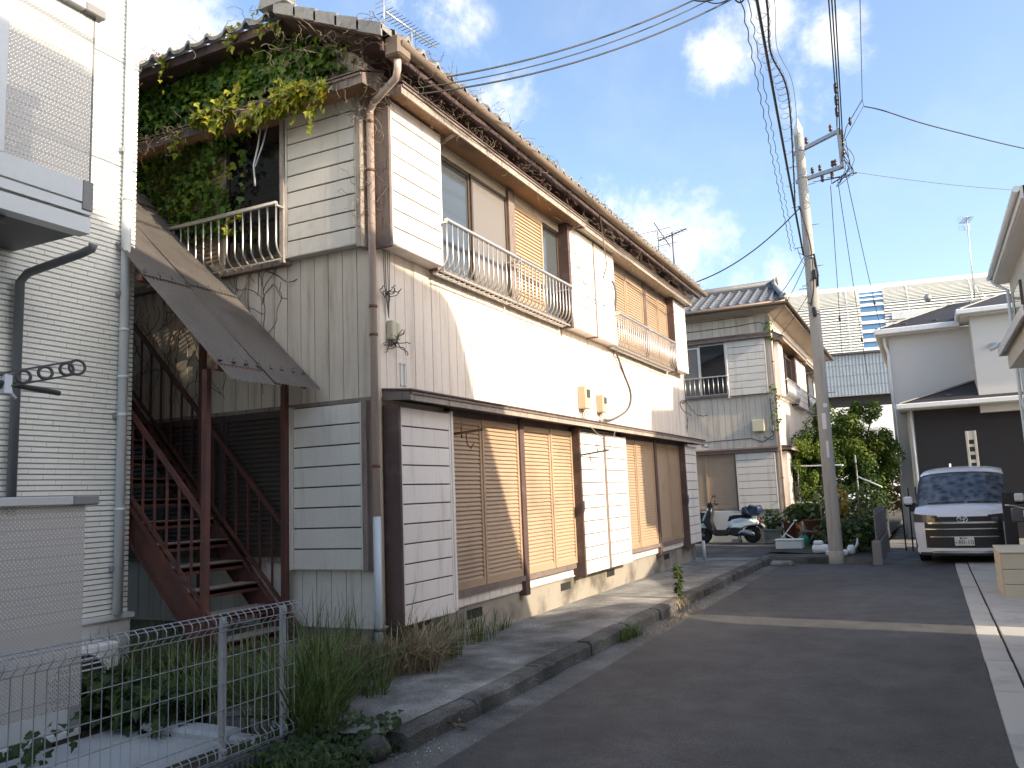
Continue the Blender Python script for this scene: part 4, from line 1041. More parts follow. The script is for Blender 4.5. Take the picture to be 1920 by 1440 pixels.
# outdoor unit of the air conditioner behind the screen
t = thing('air_conditioner', 'white air conditioner outdoor unit half hidden by leaves beside the white house', 'air conditioner', T(-1.75, -1.75, -.1))
put('case', MB().cbox(-1.92, -1.66, -2.35, -1.40, -.20, .42, .015), 'white_paint', t)
gr = MB()
for k in range(13): 
    z = -.16 + k * .044; hw = math.sqrt(max(0, .27 ** 2 - (z - .11) ** 2)); gr.box(-1.66, -1.648, -1.78 - hw, -1.78 + hw, z, z + .012)
gr.tube([(-1.652, -1.78 + .275 * math.cos(q), .11 + .275 * math.sin(q)) for q in np.linspace(0, 2 * PI, 25)], .012, 5, cap=False)
put('fan_grille', gr, 'white_pvc', t)
put('fan_opening', MB().lathe([(.001, -1.6595), (.26, -1.6595), (.26, -1.6585), (.001, -1.6585)], -1.78, .11, 24, axis='x'), 'dark_void', t)

# ------------------------------------------------------------------ block wall and mesh fence
bw = thing('block_wall', 'low dark grey ribbed concrete block wall under the mesh fence', 'wall', T(.7, -5, -.15))
put('wall_core', MB().box(.612, .69, -13, -1.86, -.35, -.012), 'block_concrete', bw)
y = -1.85
for i in range(16):
    L1 = .396
    blk = MB(); blk.box(.60, .70, y - L1, y - .006, -.18, .0)
    n = 9
    for k in range(n): blk.cbox(.70, .716, y - L1 + .008 + k * (L1 - .012) / n, y - L1 + .008 + (k + .62) * (L1 - .012) / n, -.18, -.012, .005)
    put('block', blk, 'block_concrete', bw)
    put('block', MB().box(.602, .698, y - L1, y - .006, -.36, -.187), 'block_concrete', bw)
    y -= .40
put('block', MB().cbox(.60, .712, -1.849, -1.835, -.30, .0, .005), 'block_concrete', bw)
mf = thing('mesh_fence', 'grey welded wire mesh fence on the low block wall at bottom left', 'fence', T(.65, -3, 0))
XF = .655
for yy in (-1.98, -2.505, -4.4): put('fence_post', MB().cbox(XF - .03, XF - .0, yy - .02, yy + .02, -.05, .835, .004), 'galvanised', mf)
mp = put('mesh_panel', MB().tube([(XF + .004, -6.6, .86), (XF + .004, -1.885, .86)], .0038, 5), 'galvanised', mf)
for (dx, z) in ((.04, .845), (.052, .795), (.008, .755), (.006, .60), (.006, .45), (.006, .30), (.006, .15), (.05, .085), (.052, .04), (.008, .01)):
    put('wire', MB().tube([(XF + dx, -6.6, z), (XF + dx, -1.885, z)], .0034, 5), 'galvanised', mp)
vw = MB().tube([(.004, 0, .862), (.03, 0, .856), (.055, 0, .83), (.055, 0, .795), (.01, 0, .755), (.01, 0, .12), (.05, 0, .09), (.06, 0, .06), (.05, 0, .03), (.004, 0, .006)], .003, 5).mesh('wire', 'galvanised')
for i in range(78): link('wire', vw, mp, T(XF, -1.90 - i * .0605, 0))
cl = MB()
for yy in (-1.98, -2.505):
    for z in (.80, .06): cl.cbox(XF, XF + .018, yy - .014, yy + .014, z - .02, z + .006, .004)
put('fence_clip', cl, 'zinc', mf)
sl = MB().cbox(-1.0, .12, -4.4, -1.95, -.22, -.085, .02); o = put('concrete_slab', sl, 'pale_concrete', kind='structure')
put('slab_curb', MB().cbox(-.72, .1, -1.98, -1.78, -.20, -.03, .025).cbox(.08, .36, -1.92, -1.80, -.2, -.06, .02), 'pale_concrete', kind='structure')

# ------------------------------------------------------------------ grass and weeds round the corner
def grass(name, n, region, h0, h1, mat, lab, w=(.0028, .006), bend=(.15, .8), cat='grass', tufts=0, spread=.035):
    P = []
    while len(P) < (tufts or n):
        q = region()
        if q is not None: P.append(q)
    P = np.array(P); a = rng.uniform(0, 2 * PI, n)
    if tufts:
        P = P[rng.integers(0, tufts, n)].copy(); q = rng.uniform(0, 1, n) ** .5 * spread; P[:, 0] += np.cos(a) * q; P[:, 1] += np.sin(a) * q; a += rng.normal(0, .5, n)
    k = len(P); h = rng.uniform(h0, h1, k) * (P[:, 3] if P.shape[1] > 3 else 1)
    return link(name, blade_mesh(name, P[:, :3], h, np.stack([np.cos(a), np.sin(a)], 1), rng.uniform(*bend, k), rng.uniform(*w, k), mat), kind='stuff', label=lab, cat=cat)
def yard():
    x = random.uniform(-2.2, .62); y = random.uniform(-1.75, -.05)
    if x < -.9 and y > -1.05 and random.random() < .5: return None
    if x > -.75 and y > -.62: return None
    if dens(x, y, 2.0, 1.3) < -.2: return None
    return (x, y, -.13, 1.0 + .3 * dens(x, y, 1.5, 7))
grass('grass', 1900, yard, .28, .80, 'grass_green', 'tall green grass behind the mesh fence at the foot of the staircase', w=(.003, .008), bend=(.1, .85), tufts=150)
def front_clump():
    t = random.random() ** .6; x = -.05 + 1.0 * t - random.random() * .36; y = -.78 - 1.05 * t + random.gauss(0, .08)
    return (x, y, -.12 if y < -1.3 else -.04, .75 + .5 * t)
grass('grass', 470, front_clump, .30, .86, 'grass_green', 'tall green grass clump growing at the broken end of the pavement', w=(.0035, .009), bend=(.12, 1.0), tufts=34, spread=.05)
def low_clump():
    x = random.uniform(.72, 1.32); y = random.uniform(-2.5, -1.45)
    return (x, y, -.15, 1)
grass('grass', 420, low_clump, .10, .28, 'grass_green', 'short grass between the block wall and the kerb end', bend=(.3, .9))
def hump():
    x = random.gauss(-.34, .28); y = random.gauss(-.28, .13)
    if y > -.10: return None
    return (x, y, -.02 + .12 * max(0, 1 - ((x + .28) / .5) ** 2), 1)
grass('dry_grass', 1300, hump, .22, .46, 'grass_dry', 'flattened mound of straw coloured dead grass beside the drainpipe', bend=(.85, 1.4), tufts=40, spread=.05)
def hump_green():
    x = random.uniform(-.9, .02); y = random.gauss(-.16, .09)
    if y > -.02: return None
    return (x, y, 0, 1)
grass('grass', 95, hump_green, .3, .85, 'grass_green', 'thin green grass stalks in front of the end wall boards', w=(.003, .006), bend=(.05, .35))
def corner_dry():
    x = .20 + abs(random.gauss(0, .17)); y = random.gauss(.12, .24)
    if x > .7 or y > .85: return None
    return (x, y, .0, 1.1 - .6 * abs(y - .1))
grass('dry_grass', 640, corner_dry, .26, .62, 'grass_dry', 'thick straw coloured dead grass tuft at the first brown post', w=(.003, .008), bend=(.35, 1.45), tufts=30, spread=.09)
def corner_green():
    k = random.random()
    if k < .45: return (random.gauss(.32, .06), random.gauss(.62, .10), 0, .9)
    if k < .7: return (random.gauss(.16, .04), random.gauss(.12, .1), 0, 1.35)
    return (random.gauss(.22, .05), random.gauss(1.42, .13), 0, .75)
grass('grass', 300, corner_green, .2, .62, 'grass_green', 'green grass shoots among the dead tuft along the street wall', w=(.003, .006), bend=(.1, .7))
def wallfoot():
    k = random.choice((2.05, 2.15, 2.3)); return (random.gauss(.12, .03), k + random.gauss(0, .04), 0, 1)
grass('weed_tuft', 34, wallfoot, .12, .3, 'grass_green', 'few thin weeds at the foundation under the first shutters', cat='weeds')
def kerbtuft(): return (random.gauss(1.42, .035), random.gauss(2.72, .13), -.12, 1)
o = grass('weed_tuft', 330, kerbtuft, .06, .2, 'grass_green', 'round green weed tuft growing from the kerb joint', bend=(.2, .9), cat='weeds'); del o['kind']
def kerbdry(): return (random.gauss(1.56, .06), random.gauss(4.2, .7), -.128, 1)
grass('dry_grass', 260, kerbdry, .02, .07, 'grass_dry', 'thin line of dry moss and grass along the asphalt edge', bend=(.6, 1.3))
def kerb_foot(): return (random.gauss(1.36, .05), random.gauss(5.05, .18), -.10, 1)
grass('dry_grass', 170, kerb_foot, .06, .22, 'grass_dry', 'pale dry grass at the foot of the tall kerb weed', bend=(.3, 1.0))
tallw = thing('tall_weed', 'single upright green weed standing at the kerb in the sunlit strip', 'weed', T(1.32, 5.2, 0))
put('stem', MB().tube([(1.32, 5.2, -.1), (1.325, 5.2, .2), (1.31, 5.21, .46)], .006, 5), 'grass_green', tallw)
k = 120; zz = rng.uniform(0, .47, k); an = rng.uniform(0, 2 * PI, k)
P = np.stack([1.32 + .012 * np.cos(an), 5.2 + .012 * np.sin(an), zz], 1)
link('foliage', leaf_mesh('foliage', P, np.stack([np.cos(an) * .3, np.sin(an) * .3, np.ones(k)], 1), np.stack([np.cos(an), np.sin(an), rng.uniform(-.1, .7, k)], 1), rng.uniform(.05, .10, k), 'shrub_green', LEAF_S), tallw)
def acbush():
    x = random.uniform(-1.6, -.35); y = random.uniform(-2.1, -1.25); z = -.13 + random.random() ** .6 * (.42 - .12 * abs(x + 1.2))
    return (x, y, z)
ivy('leafy_bush', 850, acbush, 'bush_dark', .05, .12, 'dark leafy ground creeper under the mesh fence beside the air conditioner', 'creeper', (0, -.6, .8))
def legbush():
    return (random.gauss(-.85, .12), random.gauss(-2.75, .18), random.uniform(-.2, .1))
ivy('leafy_bush', 90, legbush, 'bush_dark', .05, .10, 'few leaves sprouting under the privacy screen', 'creeper', (0.4, -.6, .6))
def kerbbush():
    x = random.uniform(.5, 1.34); y = random.uniform(-2.35, -1.58); z = -.14 + random.random() * (.17 if y < -1.85 else .27)
    return (x, y, z)
ivy('leafy_bush', 760, kerbbush, 'bush_dark', .03, .075, 'low dark weeds with small leaves between block wall and kerb end', 'creeper', (.3, -.4, .9))
# litter of stones and the dead leaf by the kerb
def pebble_mesh(name, n, fn, s0, s1, mat):
    V = []; F = []
    base = np.array([(1, 0, 0), (.3, .95, 0), (-.8, .6, 0), (-.8, -.6, 0), (.3, -.95, 0), (0, 0, .8), (0, 0, -.8)])
    for i in range(n):
        p = np.array(fn()); s = random.uniform(s0, s1); M = np.array(Matrix.Rotation(random.uniform(0, 6), 3, 'Z'))
        o = len(V); V.extend((base * rng.uniform(.6, 1.1, (7, 1)) * s) @ M.T + p)
        for k in range(5): F.append((o + k, o + (k + 1) % 5, o + 5)); F.append((o + (k + 1) % 5, o + k, o + 6))
    return mesh_np(name, np.array(V), np.array(F), mat)
link('gravel', pebble_mesh('gravel', 900, lambda: (min(1.75, max(.8, random.gauss(1.36, .2))), random.uniform(-2.9, -1.2) + random.gauss(0, .1), -.142 + random.uniform(0, .01)), .002, .008, 'plate_white'), kind='stuff', label='scatter of pale gravel crumbs in the gutter at the broken kerb end', cat='gravel')
link('gravel', pebble_mesh('gravel', 420, lambda: (random.uniform(.4, 1.7), random.uniform(-1.3, 8), -.0 if random.random() < .6 else -.13), .003, .008, 'paver'), kind='stuff', label='sparse grit on the concrete pavement and gutter', cat='gravel')
t = thing('kerb_rubble', 'rounded grey lump of broken concrete at the kerb end', 'rubble', T(1.25, -1.75, -.13))
put('lump', MB().lathe([(.01, -.15), (.10, -.13), (.12, -.07), (.085, -.01), (.02, .02)], 1.22, -1.8, 9), 'kerb_concrete', t)
t = thing('broken_stone', 'flat broken kerb stone lying in the gutter at the far corner', 'stone', T(1.75, 11.4, -.12))
m = MB().cbox(-.22, .22, -.13, .13, -.14, -.04, .03)
for i, v in enumerate(m.v): m.v[i] = (v[0] + 1.72 + random.uniform(-.02, .02), v[1] + 11.55 + random.uniform(-.02, .02), v[2] + random.uniform(-.01, .015))
put('slab', m, 'worn_concrete', t)
t = thing('dead_leaf', 'curled dry brown leaf lying against the kerb face', 'leaf', T(1.42, -1.06, -.12))
k = 7; P = np.stack([rng.normal(1.42, .03, k), rng.normal(-1.06, .035, k), rng.uniform(-.125, -.06, k)], 1)
link('leaf_blade', leaf_mesh('leaf_blade', P, rng.normal(0, 1, (k, 3)), rng.normal(0, 1, (k, 3)), rng.uniform(.04, .08, k), 'twig_dry', LEAF_S, .6), t)
# ------------------------------------------------------------------ second apartment block further on
b2 = thing('apartment_building', 'second cream apartment block behind the scooter with grey pantile roof', 'building', T(.97, 17.3, 0))
F2 = Frame(.97, 17.3, 90); L2 = Frame(.97, 17.3, 0)
put('wall', MB().box(-9, .958, 17.312, 28.5, .3, 6.30), 'cream_siding', b2)
put('foundation', MB().box(-9, .966, 17.304, 28.5, -.3, .40), 'foundation_concrete', b2)
boards(L2, b2, -6.2, -.012, 2.52, 4.06, .172, 0, 'grey_cream_siding')
boards(L2, b2, -6.2, -.012, 5.62, 6.36, .172, 0, 'grey_cream_siding')
boards(L2, b2, -6.2, -.012, .41, .86, .172, 0, 'grey_plank', name='skirting_board')
boards(F2, b2, .0, 11.1, 2.52, 4.0, .34, 0, 'cream_siding')
boards(F2, b2, .0, 11.1, 5.72, 6.28, .34, 0, 'cream_siding')
post(L2, b2, -.07, .014, -.05, .015, .35, 6.3, 'grey_cream_siding', 'corner_trim')
shutter_box(L2, b2, -1.19, -.13, 4.04, 5.60, .012, .12, 8, 'grey_plank', 'grey_plank')
post(L2, b2, -1.235, -1.19, .0, .13, 3.98, 5.62, 'grey_plank', 'window_post')
window(L2, b2, -2.0, -1.235, 4.10, 5.58, .02, 'dark_glass', 'aluminium')
window(L2, b2, -2.7, -2.0, 4.10, 5.52, .05, 'screen_grey', 'aluminium')
railing(L2, b2, -2.7, -1.2, 4.12, 4.62, .16, .14, .10)
put('window_sill', MB().box(-2.8, -1.2, -.1, 0, 4.05, 4.10), 'weathered_wood', b2, L2.m)
canopy(L2, b2, -6, .06, 5.76, .22, 5.60, 5.68, 'plywood', fascia='weathered_wood')
shutter_box(L2, b2, -1.16, -.10, .86, 2.42, .012, .12, 8, 'grey_plank', 'grey_plank')
louvre(L2, b2, -2.0, -1.20, .90, 2.42, .02, 'beige_louvre', .05)
louvre(L2, b2, -2.85, -2.0, .90, 2.42, .035, 'beige_louvre', .05)
post(L2, b2, -1.205, -1.165, .0, .10, .86, 2.44, 'bronze_frame', 'window_post')
canopy(L2, b2, -6, .02, 2.55, .16, 2.43, 2.50, 'weathered_wood', fascia='weathered_wood')
for pts_, r_ in (([(-5, -.02, 5.98), (-.9, -.02, 6.02), (-.25, -.02, 6.06), (-.06, -.03, 5.98), (-.12, -.05, 5.82)], .012), ([(-5, -.02, 6.25), (-.4, -.02, 6.27)], .01), ([(-5, -.02, 2.74), (-.7, -.02, 2.82), (-.4, -.03, 2.70), (-.12, -.02, 2.86)], .011)):
    put('wall_cable', MB().tube(pts_, r_, 5), 'cable_grey', b2, L2.m)
pipe([(1.02, 17.24, 6.2), (1.02, 17.24, 5.6), (1.02, 17.24, .0)], .036, 'pink_pipe', b2, joints=(4.9, 3.2, 1.7))
# street side of it
shutter_box(F2, b2, .18, .95, 4.0, 5.5, .012, .19, 8, 'white_plank')
window(F2, b2, .98, 2.1, 4.05, 5.35, .02, 'curtain_glass'); window(F2, b2, 2.1, 3.3, 4.05, 5.35, .05, 'dark_glass')
post(F2, b2, 3.3, 3.55, .0, .2, 3.95, 5.5)
shutter_box(F2, b2, 3.56, 4.7, 3.95, 5.5, .012, .19, 8, 'white_plank'); shutter_box(F2, b2, 4.75, 5.9, 3.95, 5.5, .012, .19, 8, 'grey_plank')
window(F2, b2, 5.95, 7.4, 4.0, 5.4, .02, 'dark_glass'); window(F2, b2, 7.4, 9.0, 4.0, 5.4, .05, 'curtain_glass')
railing(F2, b2, .95, 3.5, 3.98, 4.52, .25, .13); railing(F2, b2, 5.9, 9.0, 3.98, 4.52, .25, .14)
canopy(F2, b2, -.03, 5.0, 5.80, .36, 5.5, 5.58, 'plywood'); canopy(F2, b2, 5.1, 11, 5.78, .32, 5.5, 5.58, 'pale_soffit')
shutter_box(F2, b2, .22, .95, .45, 2.42, .012, .18, 9, 'grey_plank')
louvre(F2, b2, 1.0, 1.9, .5, 2.4, .03, 'beige_louvre'); louvre(F2, b2, 1.9, 2.9, .5, 2.4, .045, 'beige_louvre'); louvre(F2, b2, 3.0, 4.2, .5, 2.4, .03, 'beige_louvre')
post(F2, b2, 4.25, 4.45, .0, .2, .3, 2.45)
shutter_box(F2, b2, 4.5, 6.8, .45, 2.42, .012, .18, 9, 'grey_plank')
canopy(F2, b2, .02, 8, 2.58, .34, 2.45, 2.52, 'weathered_wood')
# hipped roof with pantiles on the slope that faces the lane
r2 = MB(); ze, zr = 6.49, 7.30
r2.quad((-7, 16.75, ze), (1.52, 16.75, ze), (1.0, 18.6, zr), (-7, 18.6, zr)); r2.quad((1.52, 16.75, ze), (1.52, 29, ze), (-.4, 27, zr), (1.0, 18.6, zr)); r2.quad((-7, 18.6, zr), (1.0, 18.6, zr), (-.4, 27, zr), (-7, 27, zr))
roof2 = put('roof', r2, 'grey_tile', b2)
tm2 = tile_mesh('roof_tile', 'grey_tile', .272, .27, .40, .05)
for j in range(7):
    for i in range(17):
        x = 1.30 - i * .272; y = 16.72 + j * .255
        if x > 1.52 - .28 * (y - 16.75) - .1: continue
        link('roof_tile', tm2, roof2, T(x, y, ze + .012 + j * .255 * .438) @ Matrix.Rotation(-PI / 2, 4, 'Z') @ T(0, -.136, 0))
put('ridge_cap', MB().tube([(-7, 18.58, zr + .10), (1.0, 18.58, zr + .10)], .12, 10).box(-7, 1.0, 18.46, 18.70, zr - .1, zr + .06), 'grey_tile', roof2)
put('hip_cap', MB().tube([(1.0, 18.55, zr + .06), (1.52, 16.72, ze + .06)], .07, 8), 'grey_tile', roof2)
orn = MB(); orn.tube([(1.14, 18.5 + .09 * math.cos(q), zr + .16 + .09 * math.sin(q)) for q in np.linspace(0, 2 * PI, 13)], .035, 6, cap=False)
put('ornament_base', MB().cbox(.98, 1.13, 18.36, 18.66, zr - .12, zr + .22, .05), 'pale_tile', roof2)
put('ridge_ornament', orn, 'pale_tile', roof2)
put('hip_ornament', MB().cbox(1.42, 1.6, 16.62, 16.86, ze + .0, ze + .16, .05).tube([(1.52, 16.66, ze + .1), (1.60, 16.6, ze + .16)], .04, 6), 'pale_tile', roof2)
put('eave_soffit', MB().add([(-7, 16.78, 6.42), (1.50, 16.78, 6.42), (.96, 17.31, 6.30), (-7, 17.31, 6.30)], [(0, 1, 2, 3)]).add([(1.50, 16.78, 6.42), (1.50, 29, 6.42), (.96, 29, 6.28), (.96, 17.31, 6.28)], [(0, 1, 2, 3)]), 'pale_soffit', b2)
put('gutter', MB().tube([(-7, 16.70, 6.45), (1.55, 16.70, 6.45)], .055, 8).tube([(1.57, 16.72, 6.45), (1.57, 29, 6.42)], .055, 8), 'bronze_frame', b2)
put('eave_fascia', MB().box(-7, 1.5, 16.765, 16.785, 6.36, 6.46).box(1.495, 1.515, 16.79, 29, 6.34, 6.46), 'weathered_wood', b2)
t = thing('junction_box', 'square pale yellow box on the end wall of the second apartment block', 'junction box', T(.5, 17.25, 3.1))
put('box_cover', MB().cbox(.33, .66, 17.16, 17.285, 2.99, 3.32, .015), 'pale_yellow_box', t)
t = thing('electric_meter', 'small grey meter near the corner pipe of the second apartment block', 'meter', T(.88, 17.25, 3.05))
put('meter_case', MB().cbox(.82, .90, 17.2, 17.285, 2.98, 3.14, .012), 'zinc', t)
put('meter_lead', MB().tube(smooth_path([(.86, 17.25, 2.98), (.88, 17.24, 2.8), (.80, 17.25, 2.75), (.62, 17.26, 2.85)]), .01, 5).tube([(.86, 17.27, 3.14), (.85, 17.27, 3.9)], .012, 5), 'cable_grey', t)
ivp = []
def pipeivy(): return (1.0 + random.gauss(0, .06), 17.2, random.choice((random.uniform(5.5, 6.1), random.uniform(3.0, 4.3))))
ivy('ivy', 130, pipeivy, 'ivy_green', .04, .08, 'thin ivy clinging to the corner pipe of the second apartment block')

# ------------------------------------------------------------------ utility pole and overhead lines
PX, PY = 2.755, 11.82
up_ = thing('utility_pole', 'tall grey concrete utility pole with steel crossarms at the lane corner', 'utility pole', T(PX, PY, ZR))
put('shaft', MB().lathe([(.138, -.3), (.138, ZR), (.097, 8.95), (.097, 8.96)], PX, PY, 20), 'utility_concrete', up_)
put('collar', MB().lathe([(.15, -.3), (.15, .13), (.142, .14)], PX, PY, 20), 'utility_concrete', up_)
put('cap', MB().lathe([(.099, 8.962), (.099, 9.10), (.012, 9.36), (.004, 9.37)], PX, PY, 20), 'white_pvc', up_)
arm = MB(); arm.bar((2.60, 12.0, 8.66), (3.60, 11.58, 8.80), .075, .075); a1 = put('crossarm', arm, 'zinc', up_)
put('crossarm', MB().bar((2.60, 12.02, 8.02), (3.60, 11.76, 8.08), .075, .075), 'zinc', up_)
put('arm_upright', MB().bar((3.575, 11.70, 8.05), (3.575, 11.56, 8.85), .075, .075), 'zinc', up_)
def insulator(p, s=1.0, down=False):
    k = -1 if down else 1; x, y, z = p
    pr = [(.008, z), (.008, z + .03 * k * s), (.03 * s, z + .035 * k * s), (.034 * s, z + .07 * k * s), (.02 * s, z + .09 * k * s), (.032 * s, z + .10 * k * s), (.028 * s, z + .14 * k * s), (.004, z + .16 * k * s)]
    put('insulator', MB().lathe(pr if not down else pr[::-1], x, y, 8), 'insulator_brown', up_)
for f in (.30, .82): insulator((2.6 + f, 12.0 - .42 * f, 8.70 + .14 * f), 1.2)
for f in (.36, .52, .78, .84): insulator((2.6 + f, 12.02 - .26 * f, 8.06 + .06 * f), 1.1)
for f in (.55, .75): insulator((2.6 + f, 12.02 - .26 * f, 8.0 + .06 * f), 1.1, True)
for z, y in ((8.25, 11.66), (8.45, 11.63), (8.62, 11.60)): insulator((3.62, y, z), 1.3)
put('band', MB().lathe([(.104, 8.60), (.104, 8.68)], PX, PY, 16).lathe([(.107, 7.99), (.107, 8.07)], PX, PY, 16).lathe([(.118, 5.0), (.118, 5.06)], PX, PY, 16).lathe([(.114, 6.2), (.114, 6.28)], PX, PY, 16), 'zinc', up_)
stp = MB()
for i in range(13):
    z = 2.9 + i * .45; s = 1 if i % 2 else -1; stp.tube([(PX + s * .10, PY, z), (PX + s * .27, PY - .02, z)], .009, 5)
put('step_bolt', stp, 'zinc', up_, kind='stuff')
def plate(z0, z1, w, mat, off=0):
    rr = .139 - .0045 * z0; rws = []
    for z in (z0, z1): rws.append([(PX + rr * math.cos(q), PY + rr * math.sin(q), z) for q in np.linspace(-PI / 2 - w + off, -PI / 2 + w + off, 7)])
    put('pole_plate', MB().grid(rws, True), mat, up_)
plate(2.60, 2.93, .32, 'plate_white', .1); plate(2.02, 2.36, .20, 'plate_white', .25); plate(3.05, 3.13, .35, 'plate_white', .5)
pc = MB(); pc.tube(smooth_path([(PX - .12, PY - .05, 7.4), (PX - .02, PY - .13, 7.0), (PX + .06, PY - .12, 6.4), (PX + .05, PY - .13, 5.6), (PX - .05, PY - .13, 5.2)]), .014, 5)
pc.tube([(PX + .10, PY - .06, 6.3), (PX + .14, PY - .05, 5.9), (PX + .12, PY - .06, 5.6)], .022, 6).cbox(PX + .04, PX + .12, PY - .16, PY - .09, 5.75, 5.95, .01).cbox(PX - .02, PX + .06, PY - .2, PY - .11, 4.95, 5.15, .02)
for i in range(6):
    p = wander((PX + random.choice((-.1, .12)), PY - .08, 6.3 - i * .2), (random.uniform(-1, 1), random.uniform(-1, .2), random.uniform(-1, .5)), 8, .05, .5); pc.tube(p, .007, 4)
put('pole_wiring', pc, 'cable_black', up_)
hw_ = MB()
for i in range(8):
    hw_.tube(smooth_path([(3.58 + random.gauss(0, .05), 11.68 + random.gauss(0, .04), 8.1 + random.uniform(0, .8)), (3.68 + random.gauss(0, .08), 11.6, 8.0 + random.uniform(-.2, .4)), (3.52 + random.gauss(0, .15), 11.75, 7.75 + random.gauss(0, .12)), (3.28 + random.gauss(0, .2), 11.82, 7.95 + random.gauss(0, .1))], 5), .007, 4)
put('jumper_wires', hw_, 'cable_black', up_)

END = Vector((4.55, -13, 8.0))
OH = 'overhead lines along the lane'
cable('power_cable', [(PX - .10, 11.7, 6.30), (3.29, 3.21, 7.2), (4.2, -11, 8.6)], .021, 'cable_black', 'thickest black overhead cable passing left of the utility pole tip', .04)
tp = []
for i in range(241):
    t = i / 240; q = Vector((2.40, 11.8, 6.45)).lerp(Vector((3.17, 2.6, 7.25)), t); q.z -= .25 * t * (1 - t); a = t * 150
    tp.append(q + Vector((.011 * math.cos(a), 0, .011 * math.sin(a))))
o = put('power_cable', MB().tube(tp, .0065, 4).tube([q + Vector((.075 + .006 * math.sin(i * .9), 0, .01)) for i, q in enumerate(tp)], .0055, 4), 'cable_black')
o['label'] = 'pair of thin twisted black overhead wires leftmost beside the thick cable'; o['category'] = 'cable'
hang = [Vector((PX - .2, 11.8, 7.26)), Vector((2.96, 8.54, 7.3)), Vector((3.19, 6.55, 7.3)), Vector((3.25, 5.61, 7.3)), Vector((3.21, 4.67, 7.3)), Vector((3.37, 3.43, 7.3)), Vector((3.5, 1.5, 7.5))]
hs = smooth_path(hang, 14)
o = put('power_cable', MB().tube(hs, .014, 6), 'cable_black'); o['label'] = 'black overhead cable wrapped with loose spiral hangers just left of the pole'; o['category'] = 'cable'
sp = MB(); L_ = hs[6:76]
acc_ = []
for i in range(len(L_) - 1):
    for k in range(6):
        t = k / 6; acc_.append(L_[i].lerp(L_[i + 1], t))
sp.tube([q + Vector((-.06 + .085 * math.cos(i * .30), 0, .01 + .085 * math.sin(i * .30))) for i, q in enumerate(acc_)], .004, 4)
sp.tube([q + Vector((.09, 0, .03)) for q in L_], .004, 4)
o2 = put('spiral_hanger', sp, 'cable_grey', o)
for i, (x0, x1) in enumerate(((3.52, 3.88), (3.56, 3.925), (3.60, 3.97))):
    o = put('power_cable', MB().tube([(x0 + .03, 11.62, 8.9 - .22 * i), (x0 + .10, 10.9, 8.97), (x1, 6.83, 9.0), (x1 + 1.0, -9, 9.3)], .013, 5), 'cable_black')
    o['label'] = ('leftmost', 'middle', 'rightmost')[i] + ' of the three straight parallel wires above the crossarm upright'; o['category'] = 'cable'
    put('splice', MB().lathe([(.01, -.12), (.035, -.08), (.035, .08), (.01, .12)], 0, 0, 6), 'black_plastic', o, T(x0 + .09, 11.0 - .55 * i, 8.965))
o = put('power_cable', MB().tube([(4.07, 12.15, 9.6), (4.30, 8.13, 9.6), (5.2, -9, 9.9)], .007, 5), 'cable_black'); o['label'] = 'single thin vertical looking wire right of the parallel wires'; o['category'] = 'cable'
o = put('stay_wire', MB().tube([(4.07, 12.15, 9.6), (3.72, 11.85, 8.95), (3.60, 11.66, 8.45)], .011, 5).tube([(4.07, 12.15, 9.6), (4.09, 12.0, 9.4), (3.66, 11.7, 8.6)], .006, 4), 'cable_black'); o['label'] = 'short slanting tie wire from the crossarm to the thin wire'; o['category'] = 'wire'
put('splice', MB().lathe([(.008, -.1), (.03, -.05), (.03, .05), (.008, .1)], 0, 0, 6), 'black_plastic', o, T(3.80, 11.9, 9.08))
o = put('power_cable', MB().tube(smooth_path([(4.10, 12.0, 9.38), (4.45, 10.52, 8.62), (5.0, 11.3, 8.55), (5.73, 12.4, 8.46), (7.13, 14.29, 8.55), (9, 17, 8.9)][0:1] + [(4.45, 10.7, 8.66), (5.05, 11.5, 8.60), (5.73, 12.4, 8.58), (7.13, 14.29, 8.60), (8.6, 16.3, 8.75)]), .013, 5), 'cable_black'); o['label'] = 'dark cable drooping from the crossarm to the right edge of the sky'; o['category'] = 'cable'
cable('power_cable', [(3.60, 11.7, 8.05), (3.72, 10.81, 7.62), (7.01, 14.1, 7.6), (8.5, 15.6, 7.7)], .006, 'cable_grey', 'very thin wire running right below the drooping cable', .05)
cable('power_cable', [(PX - .1, 11.75, 7.35), (.36, 11.2, 5.92)], .014, 'cable_black', 'drop wire from the utility pole to the far eave corner of the first block', .22)
cable('power_cable', [(PX - .08, 11.85, 6.35), (1.2, 16.8, 6.45)], .009, 'cable_black', 'drop wire from the utility pole to the hip corner of the second block', .08)
cable('power_cable', [(PX - .05, 11.85, 6.25), (1.0, 17.2, 5.95), (-.6, 17.2, 4.62)], .008, 'cable_grey', 'slack grey wires crossing the upper window of the second block', .18)
cable('power_cable', [(PX - .02, 11.9, 5.6), (1.1, 17.0, 5.4), (1.02, 17.15, 3.2)], .007, 'cable_black', 'thin wire falling along the corner of the second block', .1)
for i, (xe, dz, lab) in enumerate(((2.63, .18, 'upper'), (2.76, .06, 'middle'), (3.06, -.05, 'lower'))):
    ye = 2.82 + .1 * i
    cable('drop_wire', [(.14, -.02, 5.52 - .06 * i), (xe, ye, 7.2), (3.3, 3.0, 7.55)], .010 if i != 1 else .007, 'cable_black', lab + ' of the three drop wires sagging from the near roof corner to the lane cables', .16 + .03 * i)
